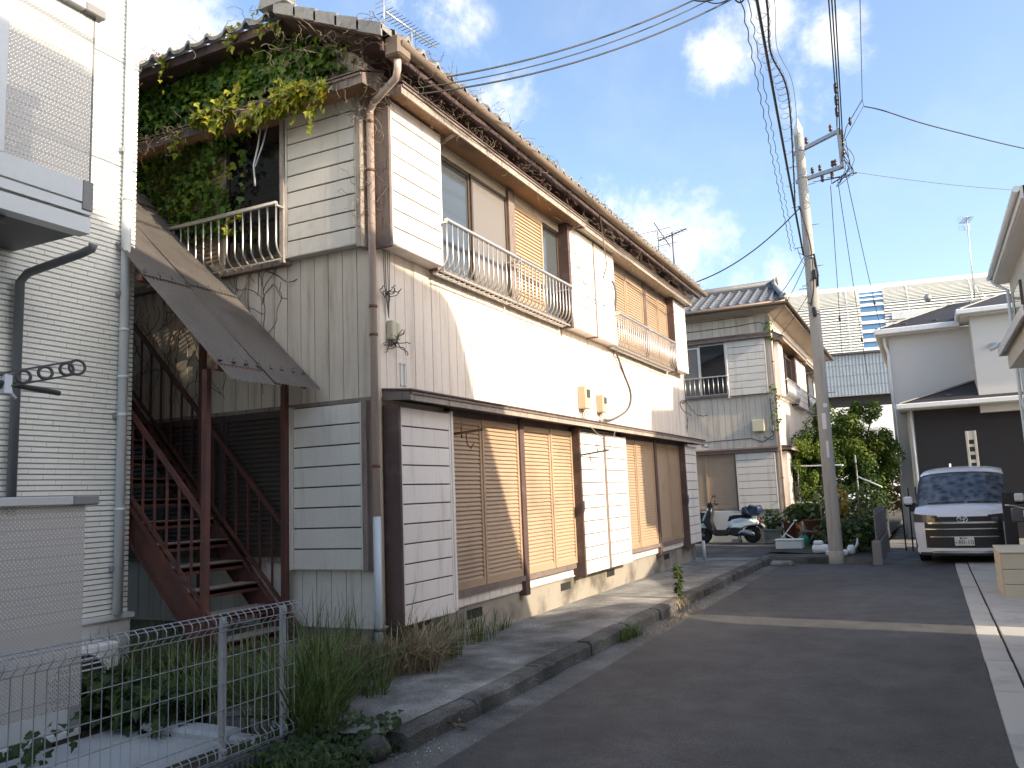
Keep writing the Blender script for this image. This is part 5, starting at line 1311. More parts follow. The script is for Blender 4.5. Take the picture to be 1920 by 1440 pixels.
for (p, q, lab) in (((3.62, 11.8, 7.95), (3.75, 20.0, 5.75), 'straight wire from the lower crossarm down to the white house eave'), ((3.45, 11.85, 7.85), (3.2, 21, 4.6), 'wire with a pale cleat falling past the blue window strip'), ((3.3, 11.86, 7.75), (2.72, 18.5, 5.1), 'wire from under the crossarm down toward the garden tree')):
    o = cable('drop_wire', [p, q], .008, 'cable_black', lab, .1)
    c = Vector(p).lerp(Vector(q), .72); put('splice', MB().lathe([(.006, -.08), (.03, -.04), (.03, .04), (.006, .08)], 0, 0, 6), 'black_plastic', o, T(c.x, c.y, c.z - .08))

# ------------------------------------------------------------------ aerials
def yagi(name, base, top, bdir, blen, n, el, lab, zb=None, mat='aluminium'):
    t = thing(name, lab, 'aerial', T(*base)); b = Vector(base); p = Vector(top)
    put('mast', MB().tube([b, p], .016, 6), mat, t)
    d = Vector(bdir).normalized(); s = d.cross(Vector((0, 0, 1))).normalized(); c = Vector((p.x, p.y, zb if zb else p.z - .05))
    A = c - d * blen * .5; B = c + d * blen * .5
    bo = put('boom', MB().tube([A, B], .013, 6), mat, t)
    m = MB()
    for i in range(n):
        q = A.lerp(B, (i + .15) / n); e = el * (1 - .25 * i / n); m.tube([q - s * e, q + s * e], .0055, 4)
    rods = put('director_rods', m, 'steel_dark', t)
    m = MB(); m.tube([A + Vector((0, 0, -.22)) - d * .02, A, A + Vector((0, 0, .22)) - d * .02], .009, 5)
    for k in (-.2, -.14, -.08, .08, .14, .2): m.tube([A + Vector((0, 0, k)) - s * el * 1.1, A + Vector((0, 0, k)) + s * el * 1.1], .004, 4)
    put('reflector', m, mat, t)
    return t
yagi('tv_aerial', (-.86, 2.12, 6.6), (-.86, 2.12, 7.47), (.10, .95, -.0), 1.05, 16, .13, 'aluminium roof aerial with many short rods above the near gutter corner', 7.52)
t = yagi('tv_aerial', (.19, 10.5, 5.95), (.19, 10.5, 6.92), (.75, -.5, 0), .9, 9, .16, 'dark roof aerial with two booms above the far end of the first block', 6.86, 'steel_dark')
put('boom', MB().tube([(-.15, 10.35, 7.15), (.12, 10.55, 6.62)], .011, 5).tube([(-.45, 10.1, 6.86), (.10, 10.7, 7.1)], .006, 4).tube([(-.3, 10.2, 6.55), (.25, 10.7, 6.75)], .006, 4), 'steel_dark', t)
t = yagi('tv_aerial', (6.3, 21.3, 6.75), (6.33, 21.3, 9.2), (.2, -1, 0), .7, 8, .16, 'slim aerial mast standing on the roof ridge of the far white house', 9.15)
put('mast_stay', MB().tube([(6.31, 21.3, 7.25), (6.15, 20.9, 6.5)], .012, 5).tube([(6.31, 21.3, 7.25), (6.65, 21.1, 6.5)], .012, 5).tube([(6.31, 21.3, 7.25), (6.5, 21.6, 6.6)], .012, 5), 'aluminium', t)

# ------------------------------------------------------------------ white house with the dark entrance, far right
vh = thing('white_house', 'far white rendered house with hipped slate roof and dark clad ground floor', 'house', T(4, 20, 0))
put('wall', MB().box(3.9, 12, 20, 28, -.3, 5.72), 'render_white', vh)
put('bay_wall', MB().box(5.98, 12, 18.9, 19.995, 3.2, 5.85), 'render_white', vh)
put('dark_wall', MB().box(4.36, 12, 19.2, 19.996, -.3, 3.40), 'dark_cladding', vh)
put('corner_strip', MB().box(4.20, 4.36, 19.24, 19.994, -.3, 3.40), 'render_beige', vh)
hr = MB(); zE, zR_ = 5.86, 6.72
hr.quad((3.62, 19.7, zE), (12, 19.7, zE), (12, 21.6, zR_), (5.75, 21.6, zR_)); hr.add([(3.62, 19.7, zE), (5.75, 21.6, zR_), (5.75, 26, zR_), (3.62, 28.2, zE)], [(0, 1, 2, 3)]); hr.quad((5.75, 21.6, zR_), (12, 21.6, zR_), (12, 26, zR_), (5.75, 26, zR_))
hr.quad((5.72, 18.62, 5.98), (12, 18.62, 5.98), (12, 20.6, 6.62), (6.9, 20.6, 6.62)); hr.add([(5.72, 18.62, 5.98), (6.9, 20.6, 6.62), (5.72, 20.4, 6.1)], [(0, 1, 2)])
vr = put('roof', hr, 'slate_roof', vh)
put('hip_cap', MB().bar((3.62, 19.7, zE + .03), (5.75, 21.6, zR_ + .03), .12, .03).bar((5.72, 18.62, 6.0), (6.9, 20.6, 6.65), .12, .03), 'pale_tile', vr)
sg = MB()
for i in range(8): sg.cbox(4.3 + i * .8, 4.42 + i * .8, 19.98, 20.06, zE + .13, zE + .18, .01)
put('snow_guard', sg, 'steel_dark', vr)
put('gutter', MB().cbox(3.55, 5.75, 19.60, 19.70, 5.70, 5.86, .02).cbox(3.55, 3.65, 19.7, 28, 5.70, 5.86, .02).cbox(5.64, 12, 18.52, 18.62, 5.84, 5.98, .02).cbox(5.64, 5.74, 18.62, 19.72, 5.84, 5.98, .02), 'white_paint', vh)
put('eave_soffit', MB().box(3.65, 5.75, 19.70, 20, 5.66, 5.70).box(3.65, 3.9, 20, 28, 5.66, 5.70).box(5.74, 12, 18.62, 18.9, 5.80, 5.84).box(5.74, 5.98, 18.9, 19.99, 5.80, 5.84), 'render_white', vh)
pr = MB(); pr.quad((4.02, 18.66, 3.56), (12, 18.66, 3.56), (12, 19.998, 4.16), (5.95, 19.998, 4.16)); pr.add([(4.02, 18.66, 3.56), (5.95, 19.998, 4.16), (4.02, 19.998, 3.58)], [(0, 1, 2)])
pp = put('pent_roof', pr, 'slate_roof', vh)
put('hip_cap', MB().bar((4.02, 18.66, 3.58), (5.95, 19.97, 4.18), .1, .03), 'pale_tile', pp)
sg = MB()
for i in range(5): sg.cbox(5.2 + i * .7, 5.32 + i * .7, 19.0, 19.08, 3.72, 3.77, .01)
put('snow_guard', sg, 'steel_dark', pp)
put('gutter', MB().cbox(3.96, 12, 18.56, 18.66, 3.42, 3.56, .02), 'white_paint', pp)
put('eave_soffit', MB().box(4.02, 12, 18.66, 19.995, 3.40, 3.44), 'render_white', pp)
pipe([(3.80, 19.9, 5.66), (3.80, 19.93, 5.4), (3.86, 19.94, 5.2), (3.86, 19.94, 0)], .04, 'white_pvc', vh)
pipe([(4.30, 19.12, 3.42), (4.30, 19.14, 0)], .035, 'white_pvc', vh)
put('vent_hood', MB().lathe([(.01, 18.74), (.09, 18.76), (.10, 18.898), (.01, 18.9)], 5.02, 6.45, 12, axis='y').cbox(6.36, 6.54, 18.78, 18.899, 4.92, 5.02, .02), 'zinc', vh)
t = thing('entrance_pillar', 'slim pale gate pillar with square openings behind the white van', 'gate pillar', T(5.6, 17.5, 0))
m = MB(); x0, x1 = 5.50, 5.74; m.cbox(x0, x0 + .06, 17.42, 17.5, -.3, 2.66, .005).cbox(x1 - .06, x1, 17.42, 17.5, -.3, 2.66, .005)
zz = -.2
for z0, z1 in ((-.2, 1.55), (1.66, 1.74), (1.86, 1.94), (2.06, 2.14), (2.26, 2.33), (2.44, 2.66)): m.box(x0 + .06, x1 - .06, 17.425, 17.495, z0, z1)
put('pillar_frame', m, 'paver', t)

# ------------------------------------------------------------------ house at the right edge
rh = thing('beige_house', 'beige house at the right edge with overhanging eave and bay roof', 'house', T(6.55, 12, 0))
put('wall', MB().box(6.55, 11, 8.15, 14.3, -.3, 5.80), 'render_beige', rh)
er = MB(); er.quad((6.26, 8.1, 5.90), (6.26, 14.5, 5.90), (8.6, 12.6, 6.6), (8.6, 10, 6.6)); er.add([(6.26, 14.5, 5.90), (11, 14.5, 5.90), (8.6, 12.6, 6.6)], [(0, 1, 2)])
rr2 = put('roof', er, 'slate_roof', rh)
put('eave_fascia', MB().box(6.24, 6.28, 8.1, 14.5, 5.70, 5.90).box(6.28, 11, 14.46, 14.5, 5.70, 5.90), 'render_white', rh)
put('eave_soffit', MB().box(6.28, 6.55, 8.1, 14.46, 5.68, 5.71).box(6.55, 11, 14.3, 14.46, 5.68, 5.71), 'render_white', rh)
put('gutter', MB().tube([(6.19, 8.1, 5.86), (6.19, 14.55, 5.86)], .055, 8), 'white_pvc', rh)
pipe([(6.20, 14.4, 5.80), (6.3, 14.35, 5.66), (6.49, 14.25, 5.5), (6.49, 14.25, 4.3), (6.49, 14.25, -.1)], .035, 'white_pvc', rh)
w = put('window', MB().box(6.515, 6.55, 12.2, 13.45, 4.48, 5.28).box(6.50, 6.515, 12.2, 12.26, 4.48, 5.28).box(6.50, 6.515, 13.39, 13.45, 4.48, 5.28), 'bronze_frame', rh)
put('pane', MB().box(6.506, 6.512, 12.26, 13.39, 4.52, 5.24), 'curtain_glass', w)
put('bay_roof', MB().box(6.10, 6.55, 8.2, 12.95, 4.0, 4.06).box(6.08, 6.11, 8.2, 12.97, 3.91, 4.075).box(6.08, 6.55, 12.95, 12.98, 3.91, 4.075), 'render_white', rh)
put('bay_wall', MB().box(6.22, 6.55, 8.2, 12.8, 3.62, 3.999), 'render_beige', rh)
pipe([(6.50, 13.2, 4.0), (6.50, 13.2, 3.1), (6.42, 13.2, 3.0), (6.48, 13.2, 2.7), (6.48, 13.2, -.1)], .032, 'white_pvc', rh)
t = thing('security_camera', 'small white security camera beside the bay roof of the right house', 'camera', T(6.1, 13.35, 4.2))
put('camera_body', MB().tube([(6.16, 13.3, 4.2), (5.98, 13.42, 4.13)], .045, 8).tube([(6.55, 13.3, 4.24), (6.16, 13.3, 4.21)], .018, 6), 'white_pvc', t)

# neighbouring houses outside the picture on the sunny side of the lane: they cast the long shadows
def outline(pts, X0, s=.10, t=.52): return [(y - s * X0, z + t * X0) for y, z in pts]
na = thing('grey_house', 'grey house with steep roof across the lane, out of the picture', 'house', T(7.5, -5, 0))
PA = outline([(-13, -3.9), (-13, 6.3), (-2.4, 5.6), (-1.3, 5.1), (.1, 3.86), (1.25, 3.72), (1.45, 3.58), (1.6, 3.35), (1.74, 3.05), (1.9, 2.6), (2.55, 1.3), (3.2, 0), (3.95, -.21), (4.72, -.38), (4.42, -.72), (4.15, -1.0), (4.12, -3.9)], 7.0)
put('wall', MB().prism(PA, 'x', 7.0, 7.5), 'cream_siding', na)
put('rear_wing', MB().box(7.5, 12, -13, -1.5, -.3, 6.5), 'render_white', na)
for yy in (-9, -6, -3.6):
    w = put('window', MB().box(6.96, 7.0, yy, yy + 1.6, .9, 2.1).box(6.96, 7.0, yy, yy + 1.6, 3.9, 5.0), 'bronze_frame', na)
nb = thing('grey_house', 'stepped grey house behind the block steps, out of the picture', 'house', T(8.5, 8, 0))
PB = outline([(4.74, -4.5), (4.76, -.9), (5.6, -.62), (7.2, -.2), (8.5, .25), (8.75, .42), (8.4, 1.0), (7.86, 1.05), (7.80, 2.3), (8.68, 2.60), (8.75, 3.0), (10.3, 3.12), (10.4, 3.62), (12.9, 3.62), (12.9, -4.5)], 8.0)
put('wall', MB().prism(PB, 'x', 8.0, 8.4), 'cream_siding', nb)

# ------------------------------------------------------------------ hall with louvred metal skin far behind
HALL = T(1, 90, 0) @ Matrix.Rotation(math.atan(.16), 4, 'Z') @ T(-1, -90, 0)
ar = thing('large_hall', 'huge white hall with ribbed curved metal skin and blue window strip far behind the houses', 'hall', HALL)
def prof(s):            # vertical face, then curving back
    if s <= 5.2: return (90.0, 15.4 + s)
    q = (s - 5.2) / 6.0; return (90 + 6.0 * (1 - math.cos(q * 1.0)) * 1.0, 20.6 + 6.0 * math.sin(q * 1.0) * .55)
put('skin', MB().grid([[(x, prof(s)[0] + .35, prof(s)[1]) for x in (-45, 60)] for s in np.linspace(0, 11, 18)], True), 'louvre_white', ar, HALL)
m = MB()
for i in range(30):
    s = i * .30 + .04; (y0, z0), (y1, z1) = prof(s), prof(s + .19)
    for xa, xb in ((-45, -.34), (2.05, 60)):
        m.add([(xa, y0 - .10, z0), (xb, y0 - .10, z0), (xb, y1 + .05, z1), (xa, y1 + .05, z1), (xa, y0 + .3, z0), (xb, y0 + .3, z0)], [(0, 1, 2, 3), (4, 5, 1, 0)])
put('ribs', m, 'louvre_white', ar, HALL, kind='stuff')
jt = MB()
for i in range(12):
    x = -20 + i * 6.1
    if -1 < x < 2.5: continue
    for k in range(12):
        (y0, z0), (y1, z1) = prof(k * .8), prof(k * .8 + .8); jt.add([(x, y0 - .13, z0), (x + .10, y0 - .13, z0), (x + .10, y1 - .13, z1), (x, y1 - .13, z1)], [(0, 1, 2, 3)])
put('joint_strip', jt, 'panel_grey', ar, HALL, kind='stuff')
for i in range(8):
    (y0, z0), (y1, z1) = prof(.45 + i * .97), prof(.45 + i * .97 + .58)
    put('window', MB().add([(-.34, y0 + .02, z0), (2.0, y0 + .02, z0), (2.0, y1 + .06, z1), (-.34, y1 + .06, z1)], [(0, 1, 2, 3)]), 'blue_panel', ar, HALL)
m = MB()
for i in range(9):
    (y0, z0), (y1, z1) = prof(.06 + i * .97), prof(.06 + i * .97 + .36); m.add([(-.34, y0 - .05, z0), (2.05, y0 - .05, z0), (2.05, y1, z1), (-.34, y1, z1)], [(0, 1, 2, 3)])
put('window_band', m, 'louvre_white', ar, HALL)
put('side_window', MB().box(2.7, 9, 89.82, 89.88, 18.6, 19.3), 'panel_grey', ar, HALL)
put('lower_wall', MB().box(-45, 60, 89.9, 91, 10.75, 15.2), 'panel_grey', ar, HALL)
m = MB()
for i in range(150): m.box(-20 + i * .34, -20 + i * .34 + .07, 89.80, 89.9, 10.75, 15.2)
for z in (11.8, 12.9, 14.0): m.box(-20, 31, 89.84, 89.9, z, z + .05)
put('mullions', m, 'zinc', ar, HALL, kind='stuff')
put('ledge', MB().box(-45, 60, 89.5, 91, 15.2, 15.42), 'steel_dark', ar, HALL)
put('shadow_gap', MB().box(-45, 60, 90.6, 91, 9.5, 10.75), 'dark_void', ar, HALL)
put('plinth', MB().box(-45, 60, 89.8, 91, -1, 9.5), 'louvre_white', ar, HALL)
m = MB()
for i in range(26): m.box(-45, 60, 89.72, 89.8, 1.8 + i * .3, 1.98 + i * .3)
put('plinth_ribs', m, 'louvre_white', ar, HALL, kind='stuff')
# ------------------------------------------------------------------ white van
van = thing('van', 'white people carrier parked facing the lane with patterned sunshade and dark grille', 'van', T(5.07, 11.75, -.125) @ Matrix.Rotation(R(-4), 4, 'Z'))
VW = WM[van.name]
def vput(name, mb, mat, par=None, **k): return put(name, mb, mat, par or van, VW, **k)
# side outline (y from the nose, z) of the skin along the centre, half width and plan rounding at each station
ST = [(.02, .22, .80, .10), (-.02, .52, .84, .14), (-.03, .72, .845, .15), (.00, .90, .845, .15), (.08, 1.00, .84, .14), (.28, 1.07, .84, .10), (.46, 1.13, .83, .09)]
WS = [(.44, 1.14, .825, .10), (.70, 1.37, .805, .10), (.94, 1.58, .78, .10), (1.12, 1.735, .755, .10)]
RF = [(1.14, 1.75, .752, .10), (1.35, 1.81, .735, .08), (2.2, 1.87, .73, .02), (3.4, 1.88, .73, 0), (4.3, 1.85, .72, 0), (4.62, 1.72, .70, -.04), (4.68, 1.2, .80, -.05), (4.68, .35, .80, -.05)]
NX = 17
def row(s, crown=.03):
    y, z, w, rd = s
    out = []
    for i in range(NX):
        t = -1 + 2 * i / (NX - 1); a = abs(t)
        out.append((w * t * (1 - .0 * a), y + rd * (a ** 3.2), z - crown * a ** 2.2 - (.03 * a ** 8)))
    return out
vput('bonnet', MB().grid([row(s) for s in ST[3:]], True), 'car_white')
vput('front_panel', MB().grid([row(s, 0) for s in ST[:4]], True), 'car_white')
vput('windscreen', MB().grid([row(s, .02) for s in WS], True), 'clear_pane')
vput('sunshade', MB().grid([[(x * .96, y + .05, z - .02) for x, y, z in row(s, .02)] for s in WS], True), 'sunshade_fabric')
vput('roof_panel', MB().grid([row(s, .05) for s in RF[:5]], True), 'car_white')
vput('tailgate', MB().grid([row(s, .04) for s in RF[4:]], True), 'car_white')
for sx in (-1, 1):
    up = [r[0] if sx < 0 else r[-1] for r in [row(s) for s in ST[3:]] + [row(s, .02) for s in WS[1:]] + [row(s, .05) for s in RF[:5]]]
    rows = []
    for k in range(6):
        t = k / 5; rr_ = []
        for (x, y, z) in up:
            zb = .30; zz = z + (zb - z) * t; bulge = .855 - .02 * (t - .35) ** 2; xx = abs(x) + (bulge - abs(x)) * min(1, t * 2.0) if z > 1.1 else abs(x) + (.85 - abs(x)) * min(1, t * 2)
            rr_.append((sx * xx, y, zz))
        rows.append(rr_)
    vput('side_panel', MB().grid(rows, True), 'car_white')
    vput('side_window', MB().add([(sx * .80, 1.0, 1.12), (sx * .80, 4.2, 1.12), (sx * .745, 4.1, 1.66), (sx * .745, 1.55, 1.66)], [(0, 1, 2, 3)]).add([(sx * .862, 1.0, 1.08), (sx * .862, 4.2, 1.08), (sx * .80, 4.1, 1.60), (sx * .80, 1.5, 1.60)], [(0, 1, 2, 3)]), 'car_glass')
    mir = vput('door_mirror', MB().cbox(sx * .88, sx * 1.06, .72, .84, 1.08, 1.27, .04), 'black_plastic')
    vput('mirror_cap', MB().cbox(sx * .885, sx * 1.055, .68, .745, 1.13, 1.29, .03), 'car_white', mir)
    vput('mirror_arm', MB().bar((sx * .80, .80, 1.10), (sx * .92, .79, 1.14), .05, .06), 'black_plastic', mir)
    # headlamp wrapping round the corner
    hl = MB(); hr_ = []
    for z in (.785, .86, .945): 
        rws = []
        for t in np.linspace(.50, 1.0, 8):
            yy = -.015 + (.0 if z < .85 else .01) + .15 * t ** 3.2 - .014; rws.append((sx * .85 * t, yy, z + .03 * (t - .5) - (.05 * (1 - t) if z > .9 else 0)))
        hr_.append(rws)
    h = vput('headlight', hl.grid(hr_, True), 'lamp_glass')
    vput('lamp_eye', MB().lathe([(.001, -.0), (.035, 0), (.04, .03), (.001, .04)], .86, sx * .56, 10, axis='y'), 'amber_glass' if sx < 0 else 'lamp_glass', h, ) if False else None
    vput('indicator', MB().cbox(sx * .47, sx * .60, -.035, .0, .795, .87, .01), 'amber_glass' if sx < 0 else 'lamp_glass', h)
    vput('fog_lamp', MB().lathe([(.001, -.03), (.03, -.03), (.032, .04), (.001, .05)], .45, sx * .66, 10, axis='y'), 'lamp_glass')
    for yw in (.85, 3.75):
        wh_ = vput('wheel', MB().lathe([(.22, sx * .66), (.30, sx * .66), (.32, sx * .69), (.32, sx * .82), (.30, sx * .85), (.22, sx * .84)], yw, .31, 20, axis='x'), 'black_rubber')
        vput('rim', MB().lathe([(.001, sx * .80), (.06, sx * .83), (.20, sx * .835), (.225, sx * .845), (.225, sx * .70), (.001, sx * .70)], yw, .31, 16, axis='x'), 'chrome', wh_)
def fbar(z0, z1, w, off, mat, name, par=None, curve=.15):
    rws = []
    for z in (z0, z1): rws.append([(w * t, -.025 - off + curve * abs(t * w / .85) ** 3.2, z) for t in np.linspace(-1, 1, 15)])
    top = [(x, y + .04, z) for x, y, z in rws[1]]; bot = [(x, y + .04, z) for x, y, z in rws[0]]
    return vput(name, MB().grid([bot] + rws + [top], False), mat, par)
gr_ = fbar(.31, .79, .66, .012, 'black_plastic', 'grille')
fbar(.765, .80, .60, .03, 'chrome', 'chrome_bar', gr_); fbar(.655, .675, .66, .028, 'chrome', 'chrome_bar', gr_); fbar(.51, .528, .58, .026, 'chrome', 'chrome_bar', gr_)
fbar(.80, .895, .48, .016, 'black_plastic', 'upper_grille', gr_)
fbar(.215, .262, .56, .045, 'chrome', 'bumper_strip'); fbar(.17, .225, .78, .004, 'black_plastic', 'bumper_skirt'); fbar(.225, .31, .83, .006, 'car_white', 'bumper_lip')
em = MB(); cy = -.052
def ell(cx, cz, a, b): return [(cx + a * math.cos(q), cy, cz + b * math.sin(q)) for q in np.linspace(0, 2 * PI, 25)]
em.tube(ell(0, .845, .088, .058), .011, 5, cap=False); em.tube(ell(0, .845, .032, .056), .009, 5, cap=False); em.tube(ell(0, .872, .066, .024), .009, 5, cap=False)
vput('emblem', em, 'chrome')
pl = vput('number_plate', MB().cbox(-.165, .165, -.085, -.07, .355, .52, .006), 'plate_white')
def text(s, size, x, z, mat, par, ext=.001):
    c = bpy.data.curves.new('plate_text', 'FONT'); c.body = s; c.size = size; c.extrude = ext; c.align_x = 'CENTER'; c.align_y = 'CENTER'
    tmp = bpy.data.objects.new('tmp', c); COL.objects.link(tmp); me = bpy.data.meshes.new_from_object(tmp); bpy.data.objects.remove(tmp)
    me.materials.clear(); me.materials.append(MATS[mat])
    return link('plate_text', me, par, VW @ T(x, -.0865, z) @ Matrix.Rotation(PI / 2, 4, 'X'))
text('80-10', .112, .025, .415, 'plate_green', pl)
ms = MB()
for (x0, x1, z0, z1) in ((-.075, -.04, .475, .508), (-.03, -.012, .48, .505), (0, .018, .48, .505), (.03, .048, .48, .505), (-.148, -.128, .40, .425)): ms.box(x0, x1, -.0865, -.0852, z0, z1)
vput('plate_marks', ms, 'plate_green', pl)
vput('wiper', MB().bar((-.6, .44, 1.145), (.05, .455, 1.16), .02, .02).bar((.1, .455, 1.16), (.62, .45, 1.15), .02, .02), 'black_plastic')
vput('roof_aerial', MB().prism([(3.9, 1.84), (4.12, 1.84), (4.1, 1.95), (4.05, 1.97)], 'x', -.32, -.28), 'car_white')
vput('underbody', MB().box(-.80, .80, .15, 4.6, .2, .34), 'black_plastic')

# dark folding gate post right of the van
t = thing('folding_gate', 'folded black gate standing beside the right flank of the white van', 'gate', T(5.86, 12.0, -.13))
put('gate_frame', MB().cbox(5.73, 5.93, 11.35, 11.47, -.12, 1.2, .015), 'black_plastic', t)
put('gate_foot', MB().box(5.71, 5.95, 11.3, 11.52, -.13, -.105), 'steel_dark', t)
bk = thing('bicycle', 'bicycle with pale frame and red reflector half hidden behind the beige block', 'bicycle', T(6.0, 9.6, -.12))
def wheel(cx, cy, r):
    w = put('wheel', MB().tube([(cx + .0, cy + r * math.cos(q), .20 + r * math.sin(q)) for q in np.linspace(0, 2 * PI, 25)], .018, 6, cap=False), 'black_rubber', bk)
    m = MB().tube([(cx, cy + (r - .025) * math.cos(q), .20 + (r - .025) * math.sin(q)) for q in np.linspace(0, 2 * PI, 25)], .008, 5, cap=False)
    for q in np.linspace(0, 2 * PI, 13)[:-1]: m.tube([(cx, cy, .2), (cx, cy + (r - .02) * math.cos(q), .20 + (r - .02) * math.sin(q))], .0025, 3)
    put('rim', m, 'chrome', w)
wheel(5.95, 9.15, .30); wheel(5.95, 10.2, .30)
put('frame', MB().tube([(5.95, 10.2, .2), (5.95, 10.0, .92)], .018, 6).tube([(5.95, 10.05, .7), (5.95, 9.62, .25), (5.95, 9.45, .72)], .018, 6).tube([(5.95, 9.15, .2), (5.95, 9.62, .25)], .013, 6).tube([(5.95, 9.15, .2), (5.95, 9.48, .62)], .012, 6), 'scooter_white', bk)
put('saddle', MB().lathe([(.01, .76), (.08, .79), (.09, .83), (.02, .85)], 5.95, 9.42, 10), 'black_plastic', bk)
put('handlebar', MB().tube([(5.68, 9.9, 1.02), (5.80, 10.0, 1.0), (5.95, 10.02, .95), (6.10, 10.0, 1.0), (6.22, 9.9, 1.02)], .013, 6), 'chrome', bk)
put('mudguard', MB().tube([(5.95, 9.15 + .34 * math.cos(q), .20 + .34 * math.sin(q)) for q in np.linspace(.3, 3.0, 12)], .025, 6), 'scooter_white', bk)
put('carrier', MB().bar((5.88, 8.9, .58), (5.88, 9.4, .60), .012).bar((6.02, 8.9, .58), (6.02, 9.4, .6), .012).bar((5.88, 8.95, .58), (6.02, 8.95, .58), .012), 'chrome', bk)
put('reflector', MB().cbox(5.90, 6.0, 8.80, 8.83, .42, .52, .01), 'red_reflector', bk)
put('basket', MB().cbox(5.78, 6.12, 10.15, 10.42, .72, .96, .02), 'steel_dark', bk)
bl = thing('tiled_block', 'beige stepped tile block on the right edge of the paving', 'step block', T(5.6, 7.2, -.12))
put('core', MB().box(5.345, 7.4, 6.745, 7.95, -.3, .46), 'beige_step', bl)
for k, (z0, z1) in enumerate(((-.125, .06), (.066, .255), (.262, .468))):
    for i in range(4):
        put('tile', MB().cbox(5.34 + .0 + i * .52, 5.855 + i * .52, 6.725 - .012 * (2 - k) - .008, 6.744, z0, z1, .006), 'beige_step', bl)
    for i in range(2): put('tile', MB().cbox(5.325, 5.344, 6.75 + i * .6, 7.345 + i * .6, z0, z1, .006), 'beige_step', bl)
put('coping', MB().cbox(5.32, 7.4, 6.70, 7.96, .47, .50, .008), 'beige_step', bl)

# ------------------------------------------------------------------ scooter (nose towards -x)
sk = thing('scooter', 'white and black scooter on its stand in front of the second block', 'scooter', T(-1.08, 16.6, 0))
SY = 16.6
WM_S = T(-1.08, SY, 0)
def sput(name, mb, mat, par=None): return put(name, mb, mat, par or sk, WM_S)
for xw in (0, 1.30):
    w = sput('wheel', MB().lathe([(.14, -.045), (.20, -.05), (.225, -.03), (.235, 0), (.225, .03), (.20, .05), (.14, .045)], 0, 0, 22, axis='y'), 'black_rubber')
    for o_ in [w]: o_.matrix_basis = WM_S @ T(xw, 0, .235); WM[o_.name] = o_.matrix_basis.copy()
    m = MB().tube([(.15 * math.cos(q), -.03, .15 * math.sin(q)) for q in np.linspace(0, 2 * PI, 21)], .013, 5, cap=False)
    for q in np.linspace(0, 2 * PI, 6)[:-1]: m.tube([(0, -.03, 0), (.15 * math.cos(q + .3), -.03, .15 * math.sin(q + .3))], .014, 5)
    m.lathe([(.001, -.05), (.045, -.05), (.05, .05), (.001, .05)], 0, 0, 10, axis='y')
    put('rim', m, 'zinc', w, WM_S @ T(xw, 0, .235))
def slab(poly, hw, ch=.03, mid=0):
    """rounded body panel: side outline in x-z, bulging across y"""
    m = MB(); n = len(poly); cx = sum(p[0] for p in poly) / n; cz = sum(p[1] for p in poly) / n; rows = []
    for (y, s) in ((-hw, .72), (-hw * .88, .90), (-hw * .55, 1.0), (hw * .55, 1.0), (hw * .88, .90), (hw, .72)):
        rows.append([(cx + (x - cx) * s, y + mid, cz + (z - cz) * s) for x, z in poly])
    m.grid(rows, True, close=True); m.add(rows[0], [tuple(range(n - 1, -1, -1))]); m.add(rows[-1], [tuple(range(n))]); return m
sput('front_mudguard', slab([(-.25, .36), (-.20, .45), (-.10, .53), (.05, .56), (.13, .52), (.16, .40), (.05, .42), (-.12, .40)], .085), 'scooter_white')
sput('front_fork', MB().tube([(0, -.07, .235), (.08, -.06, .50)], .022, 6).tube([(0, .07, .235), (.08, .06, .50)], .022, 6).tube([(.08, 0, .5), (.22, 0, 1.0)], .03, 8), 'steel_dark')
sput('leg_shield', slab([(.02, .60), (.12, .78), (.20, .95), (.30, .97), (.29, .80), (.25, .62), (.34, .34), (.26, .25), (.16, .34), (.06, .5)], .17), 'black_plastic')
sput('front_cowl', slab([(-.01, .60), (.08, .78), (.17, .94), (.20, .93), (.12, .76), (.05, .60)], .15), 'scooter_white')
sput('handlebar_cowl', slab([(.16, .98), (.17, 1.08), (.24, 1.11), (.33, 1.06), (.31, .97), (.24, .93)], .11), 'black_plastic')
sput('headlight', MB().lathe([(.001, .14), (.06, .145), (.075, .19), (.001, .2)], 0, 1.03, 12, axis='x'), 'lamp_glass')
sput('handlebar', MB().tube([(.34, -.34, 1.05), (.28, -.2, 1.06), (.25, 0, 1.05), (.28, .2, 1.06), (.34, .34, 1.05)], .016, 6).tube([(.36, -.36, 1.05), (.32, -.22, 1.055)], .024, 6).tube([(.36, .36, 1.05), (.32, .22, 1.055)], .024, 6).tube([(.25, -.30, 1.03), (.24, -.18, 1.0)], .008, 4), 'black_rubber')
for sy, dx in ((-1, .10), (1, .0)):
    mm_ = sput('mirror', MB().tube([(.29, sy * .2, 1.07), (.30 + dx * .3, sy * .28, 1.2), (.30 + dx, sy * .32, 1.26)], .008, 5), 'black_plastic')
    sput('mirror_head', MB().lathe([(.005, .28 + dx), (.05, .285 + dx), (.055, .305 + dx), (.01, .32 + dx)], sy * .34, 1.29, 10, axis='x'), 'black_plastic', mm_)
sput('floor_board', slab([(.22, .27), (.26, .36), (.66, .36), (.74, .46), (.78, .30), (.66, .20), (.34, .20)], .16), 'black_plastic')
sput('body_cover', slab([(.70, .40), (.72, .55), (.80, .64), (1.05, .68), (1.35, .64), (1.52, .56), (1.50, .49), (1.20, .45), (1.02, .38), (.85, .40)], .17), 'scooter_white')
sput('lower_cover', slab([(.72, .22), (.74, .42), (.90, .42), (1.05, .38), (1.10, .26), (.9, .18)], .15), 'black_plastic')
sput('seat', slab([(.68, .58), (.74, .72), (.84, .745), (1.05, .75), (1.28, .72), (1.34, .66), (1.05, .68), (.82, .63)], .13), 'black_rubber')
